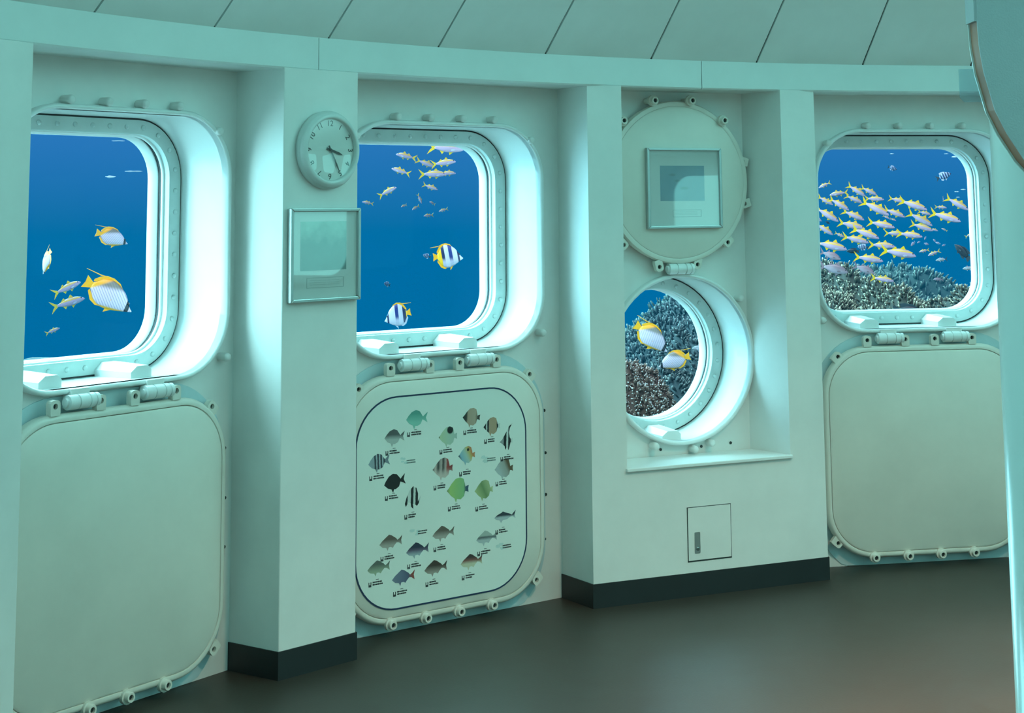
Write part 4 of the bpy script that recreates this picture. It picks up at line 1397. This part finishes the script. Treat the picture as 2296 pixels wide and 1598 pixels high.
def mound(label, c, r, n, size, mat, seed, steep=2.0, ranges=None, group='coral mounds on the reef'):
    """dome with finger corals; c = centre of the base, r = radii (x, y, height)"""
    g = np.random.default_rng(seed)
    root = ob('coral_mound', None, None, Matrix.Translation(c))
    tag(root, label, 'coral', group)

    def surf(u, v):
        d = np.minimum(np.hypot(u, v), 1)
        w = 1 + .10 * np.sin(u * 6 + seed) * np.cos(v * 5 + 2 * seed) + .06 * np.sin(u * 13 + v * 9 + seed) + .05 * np.sin(u * 21 + seed) * np.sin(v * 17 + seed)
        return r[2] * (1 - d ** steep) ** .5 * w
    nu, nv = 40, 14
    loops = []
    for j in range(nv + 1):
        rr = 1 - (j / nv) * .985
        a = np.linspace(0, 2 * np.pi, nu, endpoint=False)
        u, v = rr * np.cos(a), rr * np.sin(a)
        h = surf(u, v)
        loops.append([(float(p * r[0]), float(q * r[1]), float(k)) for p, q, k in zip(u, v, h)])
    m = MB()
    m.loft(loops, cap1=True, cap0=True)
    core = m.data('rock', CORAL[mat], True)
    ob('rock', core, root)
    # fingers
    k = 5
    u = g.uniform(-1, 1, n * 2)
    v = g.uniform(-1, .55, n * 2)
    ok = np.hypot(u, v) < .97
    u, v = u[ok][:n], v[ok][:n]
    n = len(u)
    h = surf(u, v)
    eps = .02
    gx = (surf(u + eps, v) - surf(u - eps, v)) / (2 * eps * r[0])
    gy = (surf(u, v + eps) - surf(u, v - eps)) / (2 * eps * r[1])
    N = np.stack([-gx, -gy, np.ones(n)], 1)
    N /= np.linalg.norm(N, axis=1)[:, None]
    N += g.normal(0, .38, (n, 3))
    N[:, 2] += .35
    N /= np.linalg.norm(N, axis=1)[:, None]
    P = np.stack([u * r[0], v * r[1], h - size * .35], 1)
    A = np.cross(N, g.normal(0, 1, (n, 3)))
    A /= np.linalg.norm(A, axis=1)[:, None]
    B = np.cross(N, A)
    hh = size * g.uniform(.5, 2.1, n)
    rr = size * g.uniform(.20, .42, n)
    prof = [(0, .85), (.55, 1.0), (1.0, .52)]
    nr = len(prof)
    ang = np.linspace(0, 2 * np.pi, k, endpoint=False)
    V = np.zeros((n, nr, k, 3))
    T = np.zeros((n, nr, k))
    br = g.uniform(.45, 1.0, n)
    flat = g.uniform(.45, 1.0, n)
    for i, (t_, w_) in enumerate(prof):
        for j, a in enumerate(ang):
            V[:, i, j] = P + N * (hh * t_)[:, None] + (A * math.cos(a) + B * (math.sin(a) * flat)[:, None]) * (rr * w_)[:, None]
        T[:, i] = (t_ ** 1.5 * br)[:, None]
    base = (np.arange(n) * nr * k)[:, None, None]
    i_, j_ = np.meshgrid(np.arange(nr - 1), np.arange(k), indexing='ij')
    quad = np.stack([i_ * k + j_, i_ * k + (j_ + 1) % k, (i_ + 1) * k + (j_ + 1) % k, (i_ + 1) * k + j_], -1).reshape(-1, 4)
    F = (base + quad[None]).reshape(-1, 4).tolist()
    F += (np.arange(n)[:, None] * nr * k + (nr - 1) * k + np.arange(k)[None]).tolist()
    me = bpy.data.meshes.new('finger_coral')
    me.from_pydata(V.reshape(-1, 3).tolist(), [], F)
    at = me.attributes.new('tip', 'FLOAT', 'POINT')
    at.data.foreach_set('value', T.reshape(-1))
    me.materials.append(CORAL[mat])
    me.polygons.foreach_set('use_smooth', [True] * len(me.polygons))
    f = ob('finger_coral', me, root)
    f['kind'] = 'stuff'
    return root


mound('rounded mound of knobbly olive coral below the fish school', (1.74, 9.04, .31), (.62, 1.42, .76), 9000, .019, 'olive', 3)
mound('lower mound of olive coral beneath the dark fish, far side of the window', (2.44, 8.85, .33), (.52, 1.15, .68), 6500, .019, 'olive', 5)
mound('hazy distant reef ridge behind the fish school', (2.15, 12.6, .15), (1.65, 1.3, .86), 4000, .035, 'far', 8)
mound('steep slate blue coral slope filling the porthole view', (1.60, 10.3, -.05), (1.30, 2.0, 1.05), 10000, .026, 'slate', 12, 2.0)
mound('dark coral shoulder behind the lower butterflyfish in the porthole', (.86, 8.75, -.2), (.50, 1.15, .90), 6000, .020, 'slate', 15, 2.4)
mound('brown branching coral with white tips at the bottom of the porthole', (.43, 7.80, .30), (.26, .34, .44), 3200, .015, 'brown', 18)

# seabed
m = MB()
gx = np.linspace(-8, 12, 60)
gy = np.linspace(3, 26, 60)
H = np.zeros((60, 60))
for k_ in range(10):
    a_, b_, p_ = rng.uniform(.3, 1.6), rng.uniform(.3, 1.6), rng.uniform(0, 6)
    H += .05 * np.sin(gx[:, None] * a_ + p_) * np.cos(gy[None, :] * b_ + 2 * p_)
vv = [(float(gx[i]), float(gy[j]), float(-.75 + H[i, j])) for i in range(60) for j in range(60)]
ff = [(i * 60 + j, (i + 1) * 60 + j, (i + 1) * 60 + j + 1, i * 60 + j + 1) for i in range(59) for j in range(59)]
m.add(vv, ff)
t = NT('reef_rubble_seabed')
o_, x_, y_, z_ = t.obj()
SB = t.principled(t.ramp(t.noise(6, 5, .7, o_), [(.35, (.05, .06, .05)), (.7, (.20, .22, .17))]), .9, bump=t.noise(12, 5, .7, o_), bump_s=.6, dist=.1)
tag(m.build('ground_seabed', SB, None, True), 'dark rubble seabed below the reef', kind='structure')

# seawater: absorbs red first and veils the distance with blue
def ring_sector(r0, r1, z0, z1, a0, a1, n=48):
    loops = []
    for i in range(n + 1):
        a = rad(a0 + (a1 - a0) * i / n)
        s, c = math.sin(a), math.cos(a)
        loops.append([(r0 * s, r0 * c, z0), (r1 * s, r1 * c, z0), (r1 * s, r1 * c, z1), (r0 * s, r0 * c, z1)])
    return MB().loft(loops, cap0=True, cap1=True)


t = NT('seawater')
va = t.n('ShaderNodeVolumeAbsorption')
SIG = (.11, .070, .050)
mx = max(SIG)
va.inputs['Color'].default_value = (1 - SIG[0] / mx, 1 - SIG[1] / mx, 1 - SIG[2] / mx, 1)
va.inputs['Density'].default_value = mx
ve = t.n('ShaderNodeEmission')  # volume glow standing in for daylight scattered by the water
LW = (.0, .150, .37)
ve.inputs['Color'].default_value = tuple(SIG[i] * LW[i] for i in range(3)) + (1,)
ve.inputs['Strength'].default_value = 1.0
ad = t.n('ShaderNodeAddShader')
t.t.links.new(va.outputs[0], ad.inputs[0])
t.t.links.new(ve.outputs[0], ad.inputs[1])
t.t.links.new(ad.outputs[0], t.out.inputs['Volume'])
sw = ring_sector(5.07, 13.5, -1.2, 4.2, -80, 12).build('seawater', t.m, None, False, T_C)
tag(sw, 'clear blue seawater outside the windows', 'water', kind='stuff')
